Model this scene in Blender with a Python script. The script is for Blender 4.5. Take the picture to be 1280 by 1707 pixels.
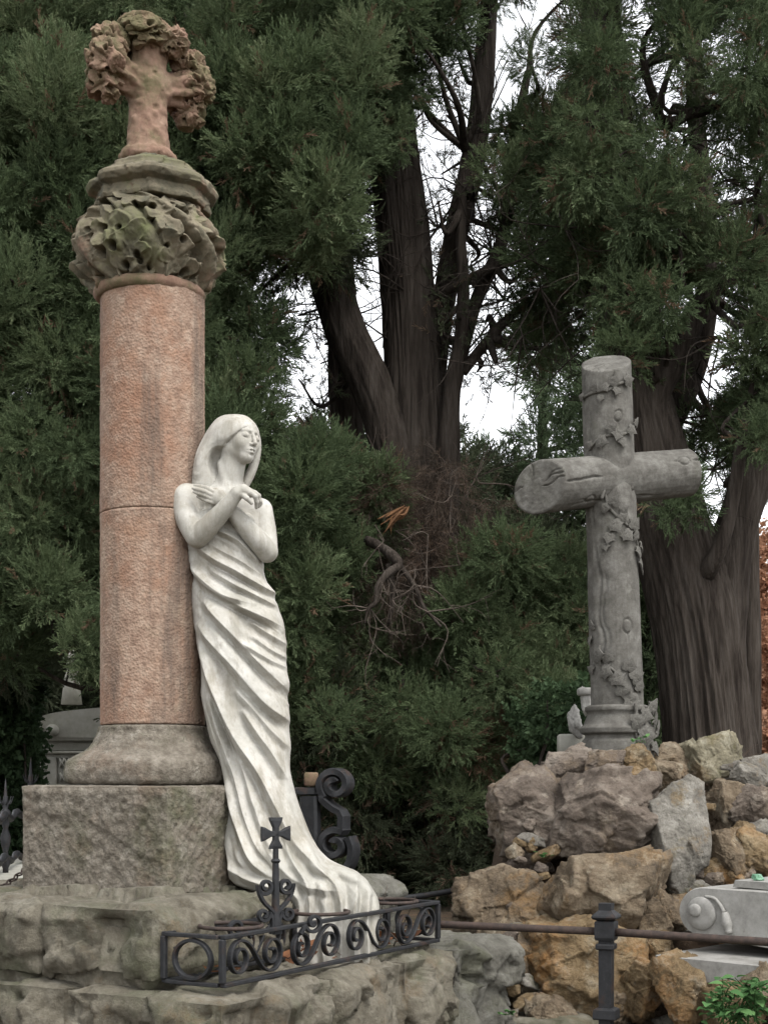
import bpy, math, random
import numpy as np
from mathutils import Matrix

for _o in list(bpy.data.objects):
    bpy.data.objects.remove(_o)
SC = bpy.context.scene
COL = SC.collection
R = math.radians

# ------------------------------------------------------------------ camera
F_PX, HOR, CAM_Z = 2400.0, 1290.0, 1.6          # focal length and horizon line in photo pixels
cam_d = bpy.data.cameras.new('camera')
cam = bpy.data.objects.new('camera', cam_d)
COL.objects.link(cam)
cam.location = (0, 0, CAM_Z)
cam.rotation_euler = (R(90), 0, 0)
cam_d.sensor_fit = 'VERTICAL'
cam_d.sensor_height = 36.0
cam_d.lens = F_PX / 1707.0 * 36.0
cam_d.shift_y = (HOR - 853.5) / 1707.0
cam_d.clip_start = 0.1
cam_d.clip_end = 500
SC.camera = cam

# ------------------------------------------------------------------ sky and sun (bright overcast)
SUN_EL, SUN_AZ = 58.0, 36.0      # azimuth: from behind the camera, a little to the right
world = bpy.data.worlds.new('World')
SC.world = world
world.use_nodes = True
wt = world.node_tree
wt.nodes.clear()
w_out = wt.nodes.new('ShaderNodeOutputWorld')
w_bg = wt.nodes.new('ShaderNodeBackground')
w_hs = wt.nodes.new('ShaderNodeHueSaturation')
w_sky = wt.nodes.new('ShaderNodeTexSky')
w_sky.sky_type = 'NISHITA'
w_sky.sun_disc = False
w_sky.sun_elevation = R(SUN_EL)
w_sky.sun_rotation = R(180 - SUN_AZ)
w_sky.air_density = 1.0
w_sky.dust_density = 1.0
w_sky.ozone_density = 1.0
w_hs.inputs['Saturation'].default_value = 0.10
w_bg.inputs['Strength'].default_value = 0.145
wt.links.new(w_sky.outputs[0], w_hs.inputs['Color'])
wt.links.new(w_hs.outputs[0], w_bg.inputs['Color'])
wt.links.new(w_bg.outputs[0], w_out.inputs['Surface'])
sun_d = bpy.data.lights.new('sun', 'SUN')
sun_d.energy = 1.3
sun_d.angle = R(28)
sun_d.color = (1.0, 0.97, 0.93)
sun = bpy.data.objects.new('sun', sun_d)
COL.objects.link(sun)
sun.rotation_euler = (R(90 - SUN_EL), 0, R(SUN_AZ))
sun.location = (2, -5, 12)

SC.view_settings.view_transform = 'Standard'
SC.view_settings.look = 'None'
SC.view_settings.gamma = 1.0
SC.view_settings.exposure = 1.5
SC.render.engine = 'CYCLES'
SC.cycles.use_denoising = True
SC.cycles.use_adaptive_sampling = True
SC.cycles.adaptive_threshold = 0.025
SC.cycles.max_bounces = 4
SC.cycles.diffuse_bounces = 2
SC.cycles.caustics_reflective = False
SC.cycles.caustics_refractive = False

# ------------------------------------------------------------------ numeric helpers
rng = np.random.default_rng(11)
random.seed(4)


def P(px, py, Y):
    """the point at depth Y that stands behind a photo pixel"""
    return np.array([(px - 640.0) * Y / F_PX, Y, CAM_Z + (HOR - py) * Y / F_PX])


def _hash(ix, iy, iz, seed):
    n = (ix.astype(np.int64) * 374761393 + iy.astype(np.int64) * 668265263 + iz.astype(np.int64) * 2147483647 + seed * 144665) & 0xffffffff
    n = ((n ^ (n >> 13)) * 1274126177) & 0xffffffff
    n = (n ^ (n >> 16)) & 0xffff
    return n.astype(np.float32) / 32767.5 - 1.0


def noise3(p, seed=0):
    p = np.asarray(p, dtype=np.float64)
    i = np.floor(p)
    f = p - i
    f = f * f * f * (f * (f * 6 - 15) + 10)
    i = i.astype(np.int64)
    x, y, z = i[..., 0], i[..., 1], i[..., 2]
    fx, fy, fz = f[..., 0], f[..., 1], f[..., 2]
    r = 0
    for dx in (0, 1):
        wx = fx if dx else 1 - fx
        for dy in (0, 1):
            wy = fy if dy else 1 - fy
            for dz in (0, 1):
                wz = fz if dz else 1 - fz
                r = r + wx * wy * wz * _hash(x + dx, y + dy, z + dz, seed)
    return r


def fbm(p, octaves=4, seed=0, gain=0.5, lac=2.03, ridged=False):
    p = np.asarray(p, dtype=np.float64)
    a, s, tot = 1.0, 0, 0.0
    for o in range(octaves):
        n = noise3(p, seed + o * 17)
        if ridged:
            n = 1 - 2 * np.abs(n)
        s = s + a * n
        tot += a
        a *= gain
        p = p * lac + 3.1
    return s / tot


def facets(p, seed=0, tilt=.7):
    """broken-stone relief: every cell of a scattered set is a plane of its own height and slant"""
    p = np.asarray(p, dtype=np.float64)
    i = np.floor(p).astype(np.int64)
    best = np.full(p.shape[:-1], 1e9)
    h = np.zeros(p.shape[:-1])
    for dx in (-1, 0, 1):
        for dy in (-1, 0, 1):
            for dz in (-1, 0, 1):
                c = i + np.array([dx, dy, dz])
                x, y, z = c[..., 0], c[..., 1], c[..., 2]
                q = [p[..., k] - (c[..., k] + .5 + .5 * _hash(x, y, z, seed + 1 + k)) for k in range(3)]
                d = q[0] ** 2 + q[1] ** 2 + q[2] ** 2
                v = .5 * _hash(x, y, z, seed + 11) + tilt * sum(q[k] * _hash(x, y, z, seed + 21 + k) for k in range(3))
                m = d < best
                best = np.where(m, d, best)
                h = np.where(m, v, h)
    return h


def norm(v):
    v = np.asarray(v, float)
    return v / (np.linalg.norm(v, axis=-1, keepdims=True) + 1e-9)


OFF = {}


def wloc(o):
    return OFF.get(o.name, np.zeros(3)) if o is not None else np.zeros(3)


def make_mesh(name, v, f, smooth=True, attr=None):
    """f: an (n,3) or (n,4) int array, or a list of such"""
    me = bpy.data.meshes.new(name)
    v = np.asarray(v, dtype=np.float32)
    fl = [np.asarray(a, dtype=np.int32) for a in (f if isinstance(f, list) else [f]) if len(a)]
    nl = sum(a.size for a in fl)
    npoly = sum(len(a) for a in fl)
    me.vertices.add(len(v))
    me.vertices.foreach_set('co', v.ravel())
    me.loops.add(nl)
    me.loops.foreach_set('vertex_index', np.concatenate([a.ravel() for a in fl]))
    me.polygons.add(npoly)
    tot = np.concatenate([np.full(len(a), a.shape[1], np.int32) for a in fl])
    st = np.concatenate([[0], np.cumsum(tot)[:-1]]).astype(np.int32)
    me.polygons.foreach_set('loop_start', st)
    me.polygons.foreach_set('use_smooth', np.full(npoly, smooth, bool))
    if attr is not None:
        for k, a in attr.items():
            at = me.attributes.new(k, 'FLOAT', 'POINT')
            at.data.foreach_set('value', np.asarray(a, np.float32))
    me.update(calc_edges=True)
    me.validate()
    return me


def obj(name, v, f, mat, parent=None, smooth=True, attr=None, label=None):
    """one mesh object; v in world coordinates"""
    base = wloc(parent)
    if parent is None:
        v = np.asarray(v, float)
        base = np.array([(v[:, 0].min() + v[:, 0].max()) / 2, (v[:, 1].min() + v[:, 1].max()) / 2, v[:, 2].min()])
    me = make_mesh(name, np.asarray(v, float) - base, f, smooth, attr)
    me.materials.append(mat)
    o = bpy.data.objects.new(name, me)
    COL.objects.link(o)
    if parent is not None:
        o.parent = parent
    else:
        o.location = base
    OFF[o.name] = base
    if label:
        o['label'] = label
    return o


def piece(name, me, M, parent):
    """an object that shares mesh data; M = 4x4 world matrix (numpy)"""
    o = bpy.data.objects.new(name, me)
    COL.objects.link(o)
    M = np.array(M, float)
    M[:3, 3] -= wloc(parent)
    o.parent = parent
    o.matrix_local = Matrix([list(r) for r in M])
    return o


def thing(name, label, cat, loc, group=None):
    o = bpy.data.objects.new(name, None)
    o.empty_display_size = 0.1
    COL.objects.link(o)
    o.location = loc
    OFF[o.name] = np.array(loc, float)
    o['label'] = label
    o['category'] = cat
    if group:
        o['group'] = group
    return o


def tag(o, label, cat, group=None, kind=None):
    if label:
        o['label'] = label
    if cat:
        o['category'] = cat
    if group:
        o['group'] = group
    if kind:
        o['kind'] = kind
    return o


def join(parts):
    vs, fs, n = [], [], 0
    for v, f in parts:
        v = np.asarray(v, float)
        for a in (f if isinstance(f, list) else [f]):
            if len(a):
                fs.append(np.asarray(a) + n)
        vs.append(v)
        n += len(v)
    return np.concatenate(vs), fs


def grid_faces(nu, nv, wrap_u=False):
    """verts indexed [v, u] -> v*nu+u"""
    uu = np.arange(nu if wrap_u else nu - 1)
    vv = np.arange(nv - 1)
    U, V = np.meshgrid(uu, vv)
    U2 = (U + 1) % nu
    return np.stack([V * nu + U, V * nu + U2, (V + 1) * nu + U2, (V + 1) * nu + U], -1).reshape(-1, 4)


def catmull(pts, n):
    """smooth resample of a polyline of any dimension to n points"""
    p = np.asarray(pts, float)
    if len(p) == 2:
        t = np.linspace(0, 1, n)[:, None]
        return p[0] * (1 - t) + p[1] * t
    e = np.concatenate([[2 * p[0] - p[1]], p, [2 * p[-1] - p[-2]]])
    s = np.linspace(0, len(p) - 1 - 1e-6, n)
    i = s.astype(int)
    t = (s - i)[:, None]
    a, b, c, d = e[i], e[i + 1], e[i + 2], e[i + 3]
    return 0.5 * (2 * b + (c - a) * t + (2 * a - 5 * b + 4 * c - d) * t ** 2 + (3 * b - a - 3 * c + d) * t ** 3)


def tube(path, rad, nseg=10, disp=None, cap=True):
    path = np.asarray(path, float)
    n = len(path)
    rad = np.broadcast_to(np.asarray(rad, float), (n,))
    T = norm(np.gradient(path, axis=0))
    N = np.zeros_like(path)
    a = np.array([1.0, 0, 0]) if abs(T[0][0]) < 0.8 else np.array([0, 1.0, 0])
    N[0] = norm(a - T[0] * a.dot(T[0]))
    for i in range(1, n):
        q = N[i - 1] - T[i] * N[i - 1].dot(T[i])
        N[i] = norm(q)
    B = np.cross(T, N)
    th = np.linspace(0, 2 * np.pi, nseg, endpoint=False)
    c, s = np.cos(th), np.sin(th)
    r = rad[:, None] * np.ones(nseg)
    if disp is not None:
        L = np.concatenate([[0], np.cumsum(np.linalg.norm(np.diff(path, axis=0), axis=1))])
        r = r + disp(th[None, :] + 0 * r, L[:, None] + 0 * r, r)
    v = path[:, None, :] + r[..., None] * (c[None, :, None] * N[:, None, :] + s[None, :, None] * B[:, None, :])
    v = v.reshape(-1, 3)
    f = [grid_faces(nseg, n, True)]
    if cap:
        v = np.concatenate([v, path[:1], path[-1:]])
        k = np.arange(nseg)
        k2 = (k + 1) % nseg
        f.append(np.stack([k2, k, np.full(nseg, n * nseg)], -1))
        f.append(np.stack([(n - 1) * nseg + k, (n - 1) * nseg + k2, np.full(nseg, n * nseg + 1)], -1))
    return v, f


def sweep(path, B, ht, hw):
    """flat bar along a path: B = the direction of its width, ht / hw half thickness / half width"""
    path = np.asarray(path, float)
    n = len(path)
    T = norm(np.gradient(path, axis=0))
    B = norm(np.asarray(B, float))
    N = norm(np.cross(T, B[None, :]))
    ht = np.broadcast_to(np.asarray(ht, float), (n,))[:, None]
    hw = np.broadcast_to(np.asarray(hw, float), (n,))[:, None]
    e = 0.72
    cs = [(1, e), (e, 1), (-e, 1), (-1, e), (-1, -e), (-e, -1), (e, -1), (1, -e)]
    v = np.stack([path + N * ht * a + B * hw * b for a, b in cs], 1).reshape(-1, 3)
    m = 8
    return v, [grid_faces(m, n, True)[:, ::-1], np.array([[k for k in range(m)]]), np.array([[(n - 1) * m + m - 1 - k for k in range(m)]])]


def lathe(prof, cx, cy, nseg=48, z_is=1, disp=None):
    """prof: list of (r, z)"""
    prof = np.asarray(prof, float)
    th = np.linspace(0, 2 * np.pi, nseg, endpoint=False)
    r = prof[:, 0][:, None] + 0 * th[None, :]
    z = prof[:, 1][:, None] + 0 * th[None, :]
    if disp is not None:
        r = r + disp(th[None, :] + 0 * r, z, r)
    v = np.stack([cx + r * np.cos(th), cy + r * np.sin(th), z], -1).reshape(-1, 3)
    n = len(prof)
    v = np.concatenate([v, [[cx, cy, prof[0, 1]], [cx, cy, prof[-1, 1]]]])
    k = np.arange(nseg)
    k2 = (k + 1) % nseg
    return v, [grid_faces(nseg, n, True), np.stack([k2, k, np.full(nseg, n * nseg)], -1),
               np.stack([(n - 1) * nseg + k, (n - 1) * nseg + k2, np.full(nseg, n * nseg + 1)], -1)]


def resample_prof(prof, step):
    p = np.asarray(prof, float)
    L = np.concatenate([[0], np.cumsum(np.linalg.norm(np.diff(p, axis=0), axis=1))])
    n = max(3, int(L[-1] / step))
    s = np.linspace(0, L[-1], n)
    return np.stack([np.interp(s, L, p[:, 0]), np.interp(s, L, p[:, 1])], -1)


def box(c, half, ax=None, bev=0.0):
    """box with chamfered edges; ax = 3 unit axes as rows"""
    c = np.asarray(c, float)
    hx, hy, hz = half
    ax = np.eye(3) if ax is None else np.asarray(ax, float)
    b = min(bev, hx * .9, hy * .9, hz * .9)
    if b <= 0:
        q = np.array([[sx * hx, sy * hy, sz * hz] for sx in (-1, 1) for sy in (-1, 1) for sz in (-1, 1)])
        f = np.array([[0, 1, 3, 2], [4, 6, 7, 5], [0, 4, 5, 1], [2, 3, 7, 6], [0, 2, 6, 4], [1, 5, 7, 3]])
        return q @ ax + c, [f]
    q, idx = [], {}
    for sx in (-1, 1):
        for sy in (-1, 1):
            for sz in (-1, 1):
                for k in range(3):
                    p = np.array([sx * (hx - b), sy * (hy - b), sz * (hz - b)])
                    p[k] = (sx * hx, sy * hy, sz * hz)[k]
                    idx[(sx, sy, sz, k)] = len(q)
                    q.append(p)
    quads, tris = [], []
    S = (-1, 1)
    for k in range(3):
        o = [i for i in range(3) if i != k]
        for s in S:
            loop = []
            for (a, b2) in ((-1, -1), (1, -1), (1, 1), (-1, 1)):
                g = [0, 0, 0]
                g[k], g[o[0]], g[o[1]] = s, a, b2
                loop.append(idx[(*g, k)])
            quads.append(loop)
    for k in range(3):
        o = [i for i in range(3) if i != k]
        for a in S:
            for b2 in S:
                loop = []
                for s, kk in ((-1, o[0]), (1, o[0]), (1, o[1]), (-1, o[1])):
                    g = [0, 0, 0]
                    g[k], g[o[0]], g[o[1]] = s, a, b2
                    loop.append(idx[(*g, kk)])
                quads.append(loop)
    for sx in S:
        for sy in S:
            for sz in S:
                tris.append([idx[(sx, sy, sz, k)] for k in range(3)])
    q = np.array(q)

    def orient(fs):
        out = []
        for l in fs:
            p = q[l]
            nn = np.cross(p[1] - p[0], p[2] - p[0])
            out.append(l if nn.dot(p.mean(0)) > 0 else l[::-1])
        return np.array(out)
    return q @ ax + c, [orient(quads), orient(tris)]


# ---------------- signed-distance sculpting
class Field:
    def __init__(s, lo, hi, h):
        s.lo, s.h = np.array(lo, np.float32), h
        s.n = (np.ceil((np.array(hi) - np.array(lo)) / h).astype(int) + 1)
        s.F = np.full(s.n, 1e3, np.float32)

    def sub(s, lo, hi):
        a = np.clip(np.floor((np.asarray(lo) - s.lo) / s.h).astype(int), 0, s.n)
        b = np.clip(np.ceil((np.asarray(hi) - s.lo) / s.h).astype(int) + 1, 0, s.n)
        sl = tuple(slice(a[i], b[i]) for i in range(3))
        g = [s.lo[i] + s.h * np.arange(a[i], b[i], dtype=np.float32) for i in range(3)]
        return sl, (g[0][:, None, None], g[1][None, :, None], g[2][None, None, :])

    @staticmethod
    def smin(a, b, k):
        if k <= 0:
            return np.minimum(a, b)
        hh = np.clip(0.5 + 0.5 * (b - a) / k, 0, 1)
        return b + (a - b) * hh - k * hh * (1 - hh)

    def apply(s, lo, hi, fn, k=3, mode='add', pad=8):
        sl, g = s.sub(np.asarray(lo) - pad - k, np.asarray(hi) + pad + k)
        if min(s.F[sl].shape) == 0:
            return
        d = fn(*g)
        if mode == 'add':
            s.F[sl] = s.smin(s.F[sl], d, k)
        else:
            s.F[sl] = -s.smin(-s.F[sl], d, k)

    def cone(s, a, b, ra, rb=None, k=3, mode='add', flat=None):
        rb = ra if rb is None else rb
        a, b = np.array(a, np.float32), np.array(b, np.float32)
        m = max(ra, rb)

        def fn(x, y, z):
            ba = b - a
            L = float(ba.dot(ba)) + 1e-6
            px, py, pz = x - a[0], y - a[1], z - a[2]
            t = np.clip((px * ba[0] + py * ba[1] + pz * ba[2]) / L, 0, 1)
            return np.sqrt((px - ba[0] * t) ** 2 + (py - ba[1] * t) ** 2 + (pz - ba[2] * t) ** 2) - (ra + (rb - ra) * t)
        s.apply(np.minimum(a, b) - m, np.maximum(a, b) + m, fn, k, mode)

    def limb(s, pts, rad, k=5, n=14):
        """a smooth tapering limb: one distance over a fine chain, then blended in once"""
        q = catmull(pts, n)
        r = catmull(np.array(rad, float)[:, None], n)[:, 0]
        m = r.max()

        def fn(x, y, z):
            d = None
            for i in range(n - 1):
                ba = q[i + 1] - q[i]
                L = float(ba.dot(ba)) + 1e-6
                px, py, pz = x - np.float32(q[i][0]), y - np.float32(q[i][1]), z - np.float32(q[i][2])
                t = np.clip((px * np.float32(ba[0]) + py * np.float32(ba[1]) + pz * np.float32(ba[2])) / np.float32(L), 0, 1)
                e = np.sqrt((px - np.float32(ba[0]) * t) ** 2 + (py - np.float32(ba[1]) * t) ** 2 + (pz - np.float32(ba[2]) * t) ** 2) - (np.float32(r[i]) + np.float32(r[i + 1] - r[i]) * t)
                d = e if d is None else np.minimum(d, e)
            return d
        s.apply(q.min(0) - m, q.max(0) + m, fn, k)

    def chain(s, pts, rad, k=2, mode='add'):
        for i in range(len(pts) - 1):
            s.cone(pts[i], pts[i + 1], rad[i], rad[i + 1], k, mode)

    def ell(s, c, r, ax=None, k=3, mode='add'):
        c = np.array(c, np.float32)
        r = np.array(r, np.float32)
        ax = np.eye(3, dtype=np.float32) if ax is None else np.asarray(ax, np.float32)
        e = np.sqrt(((ax * r[:, None]) ** 2).sum(0))

        def fn(x, y, z):
            px, py, pz = x - c[0], y - c[1], z - c[2]
            q = [(px * ax[i, 0] + py * ax[i, 1] + pz * ax[i, 2]) / r[i] for i in range(3)]
            k0 = np.sqrt(q[0] ** 2 + q[1] ** 2 + q[2] ** 2)
            k1 = np.sqrt((q[0] / r[0]) ** 2 + (q[1] / r[1]) ** 2 + (q[2] / r[2]) ** 2) + 1e-6
            return k0 * (k0 - 1) / k1
        s.apply(c - e, c + e, fn, k, mode)

    def mesh(s):
        F = s.F
        ins = F < 0
        c = [ins[i:F.shape[0] - 1 + i, j:F.shape[1] - 1 + j, k:F.shape[2] - 1 + k] for i in (0, 1) for j in (0, 1) for k in (0, 1)]
        cnt = sum(a.astype(np.int8) for a in c)
        act = (cnt > 0) & (cnt < 8)
        I = np.argwhere(act)
        idx = np.full(act.shape, -1, np.int32)
        idx[act] = np.arange(len(I))
        val = {}
        for i in (0, 1):
            for j in (0, 1):
                for k in (0, 1):
                    val[(i, j, k)] = F[I[:, 0] + i, I[:, 1] + j, I[:, 2] + k]
        acc = np.zeros((len(I), 3))
        num = np.zeros(len(I))
        cor = list(val)
        for a in cor:
            for ax in range(3):
                if a[ax] == 0:
                    b = list(a)
                    b[ax] = 1
                    b = tuple(b)
                    va, vb = val[a], val[b]
                    m = (va < 0) != (vb < 0)
                    t = np.where(m, va / (va - vb + 1e-12), 0)
                    p = np.repeat(np.array(a, float)[None], len(I), 0)
                    p[:, ax] = t
                    acc[m] += p[m]
                    num[m] += 1
        V = (I + acc / num[:, None]) * s.h + s.lo
        fs = []
        for ax in range(3):
            o = [(1, 2), (2, 0), (0, 1)][ax]
            sl0 = [slice(None)] * 3
            sl1 = [slice(None)] * 3
            sl0[ax], sl1[ax] = slice(0, -1), slice(1, None)
            A, B = ins[tuple(sl0)], ins[tuple(sl1)]
            E = np.argwhere(A != B)
            ok = np.all(E[:, o] > 0, axis=1) & np.all(E[:, o] < (np.array(F.shape) - 1)[list(o)], axis=1)
            E = E[ok]
            fl = A[tuple(E.T)]
            q = []
            for (da, db) in ((-1, -1), (0, -1), (0, 0), (-1, 0)):
                e = E.copy()
                e[:, o[0]] += da
                e[:, o[1]] += db
                q.append(idx[tuple(e.T)])
            q = np.stack(q, 1)
            q[~fl] = q[~fl][:, ::-1]
            fs.append(q)
        return V, np.concatenate(fs)


def relax(v, f, it=2, lam=0.5):
    """Laplacian smoothing for quad meshes"""
    v = np.asarray(v, float)
    e = np.concatenate([f[:, [0, 1]], f[:, [1, 2]], f[:, [2, 3]], f[:, [3, 0]]])
    e = np.concatenate([e, e[:, ::-1]])
    deg = np.bincount(e[:, 0], minlength=len(v))[:, None] + 1e-9
    for _ in range(it):
        s = np.stack([np.bincount(e[:, 0], weights=v[e[:, 1], k], minlength=len(v)) for k in range(3)], 1)
        v = v + lam * (s / deg - v)
    return v


# ------------------------------------------------------------------ materials
def mat(name, ramp, scale=6.0, detail=8, rough=0.9, spec=0.25, metal=0.0, bumps=(), stains=(), stretch=(1, 1, 1), attr_ramp=None, transl=0):
    """ramp: [(pos, rgb)...] over a noise; stains: (rgb, scale, lo, hi, amount, stretch); bumps: (kind, scale, strength, distance)"""
    m = bpy.data.materials.new(name)
    m.use_nodes = True
    t = m.node_tree
    N, L = t.nodes, t.links
    bs = N['Principled BSDF']
    bs.inputs['Roughness'].default_value = rough
    bs.inputs['Specular IOR Level'].default_value = spec
    bs.inputs['Metallic'].default_value = metal
    tc = N.new('ShaderNodeTexCoord')

    def mapped(st):
        mp = N.new('ShaderNodeMapping')
        mp.inputs['Scale'].default_value = st
        L.new(tc.outputs['Object'], mp.inputs['Vector'])
        return mp.outputs[0]

    def noise(sc, det, st=(1, 1, 1), rg=0.6):
        n = N.new('ShaderNodeTexNoise')
        n.inputs['Scale'].default_value = sc
        n.inputs['Detail'].default_value = det
        n.inputs['Roughness'].default_value = rg
        L.new(mapped(st), n.inputs['Vector'])
        return n.outputs[0]
    cr = N.new('ShaderNodeValToRGB')
    while len(cr.color_ramp.elements) < len(ramp):
        cr.color_ramp.elements.new(0.5)
    for e, (p, c) in zip(cr.color_ramp.elements, ramp):
        e.position = p
        e.color = (*c, 1)
    if attr_ramp:
        at = N.new('ShaderNodeAttribute')
        at.attribute_name = attr_ramp
        L.new(at.outputs['Fac'], cr.inputs[0])
    else:
        L.new(noise(scale, detail, stretch, 0.76), cr.inputs[0])
    col = cr.outputs[0]
    for (rgb, sc, lo, hi, amt, st) in stains:
        mr = N.new('ShaderNodeMapRange')
        mr.inputs['From Min'].default_value = lo
        mr.inputs['From Max'].default_value = hi
        mr.inputs['To Max'].default_value = amt
        L.new(noise(sc, 9, st, 0.72), mr.inputs['Value'])
        mx = N.new('ShaderNodeMix')
        mx.data_type = 'RGBA'
        L.new(mr.outputs[0], mx.inputs['Factor'])
        L.new(col, mx.inputs[6])
        mx.inputs[7].default_value = (*rgb, 1)
        col = mx.outputs[2]
    L.new(col, bs.inputs['Base Color'])
    last = None
    for (kind, sc, strength, dist) in bumps:
        b = N.new('ShaderNodeBump')
        b.inputs['Strength'].default_value = strength
        b.inputs['Distance'].default_value = dist
        if kind == 'vor':
            vo = N.new('ShaderNodeTexVoronoi')
            vo.inputs['Scale'].default_value = sc
            L.new(mapped((1, 1, 1)), vo.inputs['Vector'])
            h = vo.outputs[0]
        elif kind == 'bark':
            h = noise(sc, 6, (1, 1, 0.08), 0.6)
        else:
            h = noise(sc, 8, (1, 1, 1), 0.65)
        L.new(h, b.inputs['Height'])
        if last is not None:
            L.new(last, b.inputs['Normal'])
        last = b.outputs[0]
    if last is not None:
        L.new(last, bs.inputs['Normal'])
    if transl:
        tr = N.new('ShaderNodeBsdfTranslucent')
        L.new(col, tr.inputs['Color'])
        ms = N.new('ShaderNodeMixShader')
        ms.inputs[0].default_value = transl
        L.new(bs.outputs[0], ms.inputs[1])
        L.new(tr.outputs[0], ms.inputs[2])
        L.new(ms.outputs[0], N['Material Output'].inputs['Surface'])
    return m


ONE = (1, 1, 1)
M_PINK = mat('pink_sandstone', [(0.38, (0.1674, 0.1097, 0.0800)), (0.5, (0.2372, 0.1637, 0.1209)), (0.62, (0.2957, 0.2213, 0.1674))], 22, 12, .92,
             bumps=(('vor', 110, .5, .006), ('noise', 70, .5, .006)),
             stains=(((0.3162, 0.2558, 0.1860), 12, .54, .68, .5, ONE), ((0.2150, 0.1150, 0.0730), 3.0, .48, .60, .75, ONE), ((0.0977, 0.0744, 0.0595), 5.0, .50, .61, .75, (1, 1, .10)), ((0.2976, 0.2437, 0.1767), 1.6, .50, .62, .6, (1, 1, .5)), ((0.0837, 0.0632, 0.0502), 60, .60, .7, .5, ONE)))
M_PLINTH = mat('plinth_sandstone', [(0.37, (.082, .070, .054)), (0.5, (.140, .122, .098)), (0.63, (.205, .184, .152))], 20, 12, .95, .25,
               bumps=(('noise', 60, .8, .012), ('vor', 90, .35, .006)),
               stains=(((.064, .068, .036), 3.0, .50, .64, .65, ONE), ((.25, .232, .195), 10, .56, .70, .55, ONE), ((.15, .108, .078), 4, .52, .64, .5, ONE), ((.05, .044, .036), 45, .60, .72, .6, ONE)))
M_CAP = mat('lichen_sandstone', [(0.37, (0.0656, 0.0623, 0.0426)), (0.5, (0.1246, 0.1082, 0.0754)), (0.63, (0.2034, 0.1706, 0.1246))], 9, 10, .95,
            bumps=(('noise', 55, .5, .008),),
            stains=(((0.0590, 0.0754, 0.0230), 4.5, .48, .62, .75, ONE), ((0.2165, 0.1312, 0.0951), 3.6, .54, .66, .75, ONE)))
M_FINIAL = mat('weathered_pink_sandstone', [(0.37, (0.1248, 0.0749, 0.0530)), (0.5, (0.1934, 0.1217, 0.0874)), (0.63, (0.2371, 0.1622, 0.1186))], 8, 10, .95,
               bumps=(('noise', 55, .5, .008),),
               stains=(((0.0811, 0.0780, 0.0374), 5.0, .44, .60, .85, ONE), ((0.0749, 0.0562, 0.0468), 7, .60, .72, .6, ONE)))
M_ROUGH = mat('rock_faced_sandstone', [(0.37, (0.0655, 0.0571, 0.0420)), (0.5, (0.1109, 0.0991, 0.0756)), (0.63, (0.1638, 0.1495, 0.1193))], 11, 12, .95, .25,
              bumps=(('noise', 45, .8, .012), ('noise', 130, .5, .005)),
              stains=(((0.0554, 0.0588, 0.0336), 2.8, .48, .62, .7, ONE), ((0.1218, 0.0798, 0.0403), 4.2, .56, .68, .5, ONE), ((0.2016, 0.1890, 0.1554), 6, .55, .67, .55, ONE), ((0.0378, 0.0336, 0.0269), 40, .60, .7, .6, ONE)))
M_GREYROCK = mat('grey_rock_faced_stone', [(0.37, (0.0571, 0.0538, 0.0445)), (0.5, (0.0966, 0.0924, 0.0781)), (0.63, (0.1428, 0.1378, 0.1201))], 11, 12, .95, .25,
                 bumps=(('noise', 45, .8, .012), ('noise', 130, .5, .005)), stains=(((0.0630, 0.0655, 0.0353), 3, .50, .64, .6, ONE), ((0.1764, 0.1680, 0.1470), 6, .56, .68, .5, ONE)))
M_MARBLE = mat('weathered_white_marble', [(0.36, (0.3094, 0.2894, 0.2457)), (0.5, (0.3913, 0.3749, 0.3385)), (0.62, (0.4459, 0.4332, 0.4004))], 7, 12, .68, .3,
               bumps=(('noise', 160, .35, .002), ('noise', 45, .25, .003)),
               stains=(((0.1820, 0.1638, 0.1256), 10, .48, .62, .7, (1, 1, .2)), ((0.1547, 0.1438, 0.1183), 40, .56, .68, .5, (1, 1, .3)), ((0.2457, 0.2384, 0.2048), 3.6, .46, .60, .6, ONE), ((0.0728, 0.0637, 0.0510), 110, .64, .72, .65, ONE)))
M_LOG = mat('grey_carved_stone', [(0.37, (0.0653, 0.0609, 0.0537)), (0.5, (0.0979, 0.0928, 0.0819)), (0.63, (0.1335, 0.1284, 0.1161))], 16, 12, .93, .25,
            bumps=(('noise', 60, .5, .006), ('noise', 200, .4, .003)),
            stains=(((0.1762, 0.1697, 0.1531), 4, .55, .68, .55, ONE), ((0.0493, 0.0443, 0.0378), 7, .55, .68, .6, (1, 1, .2)), ((0.0783, 0.0819, 0.0559), 3, .56, .68, .4, ONE), ((0.0392, 0.0363, 0.0326), 70, .62, .7, .5, ONE)))
M_IRON = mat('wrought_iron', [(0.35, (0.0099, 0.0105, 0.0116)), (0.6, (0.0193, 0.0198, 0.0220)), (0.75, (0.0330, 0.0303, 0.0275))], 30, 6, .62, .35, .2,
             bumps=(('noise', 120, .35, .002),), stains=(((0.0468, 0.0248, 0.0154), 14, .54, .66, .65, ONE), ((0.0495, 0.0468, 0.0440), 60, .60, .70, .5, ONE)))
M_RUST = mat('rusty_iron', [(0.35, (0.0280, 0.0224, 0.0200)), (0.6, (0.0600, 0.0416, 0.0344)), (0.75, (0.0960, 0.0600, 0.0440))], 40, 6, .75, .3, .2,
             bumps=(('noise', 150, .4, .002),))
M_EARTH = mat('earth', [(0.3, (0.030, 0.022, 0.015)), (0.5, (0.060, 0.041, 0.027)), (0.72, (0.102, 0.069, 0.048))], 25, 8, 1.0,
              bumps=(('noise', 60, .9, .02),))
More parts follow.
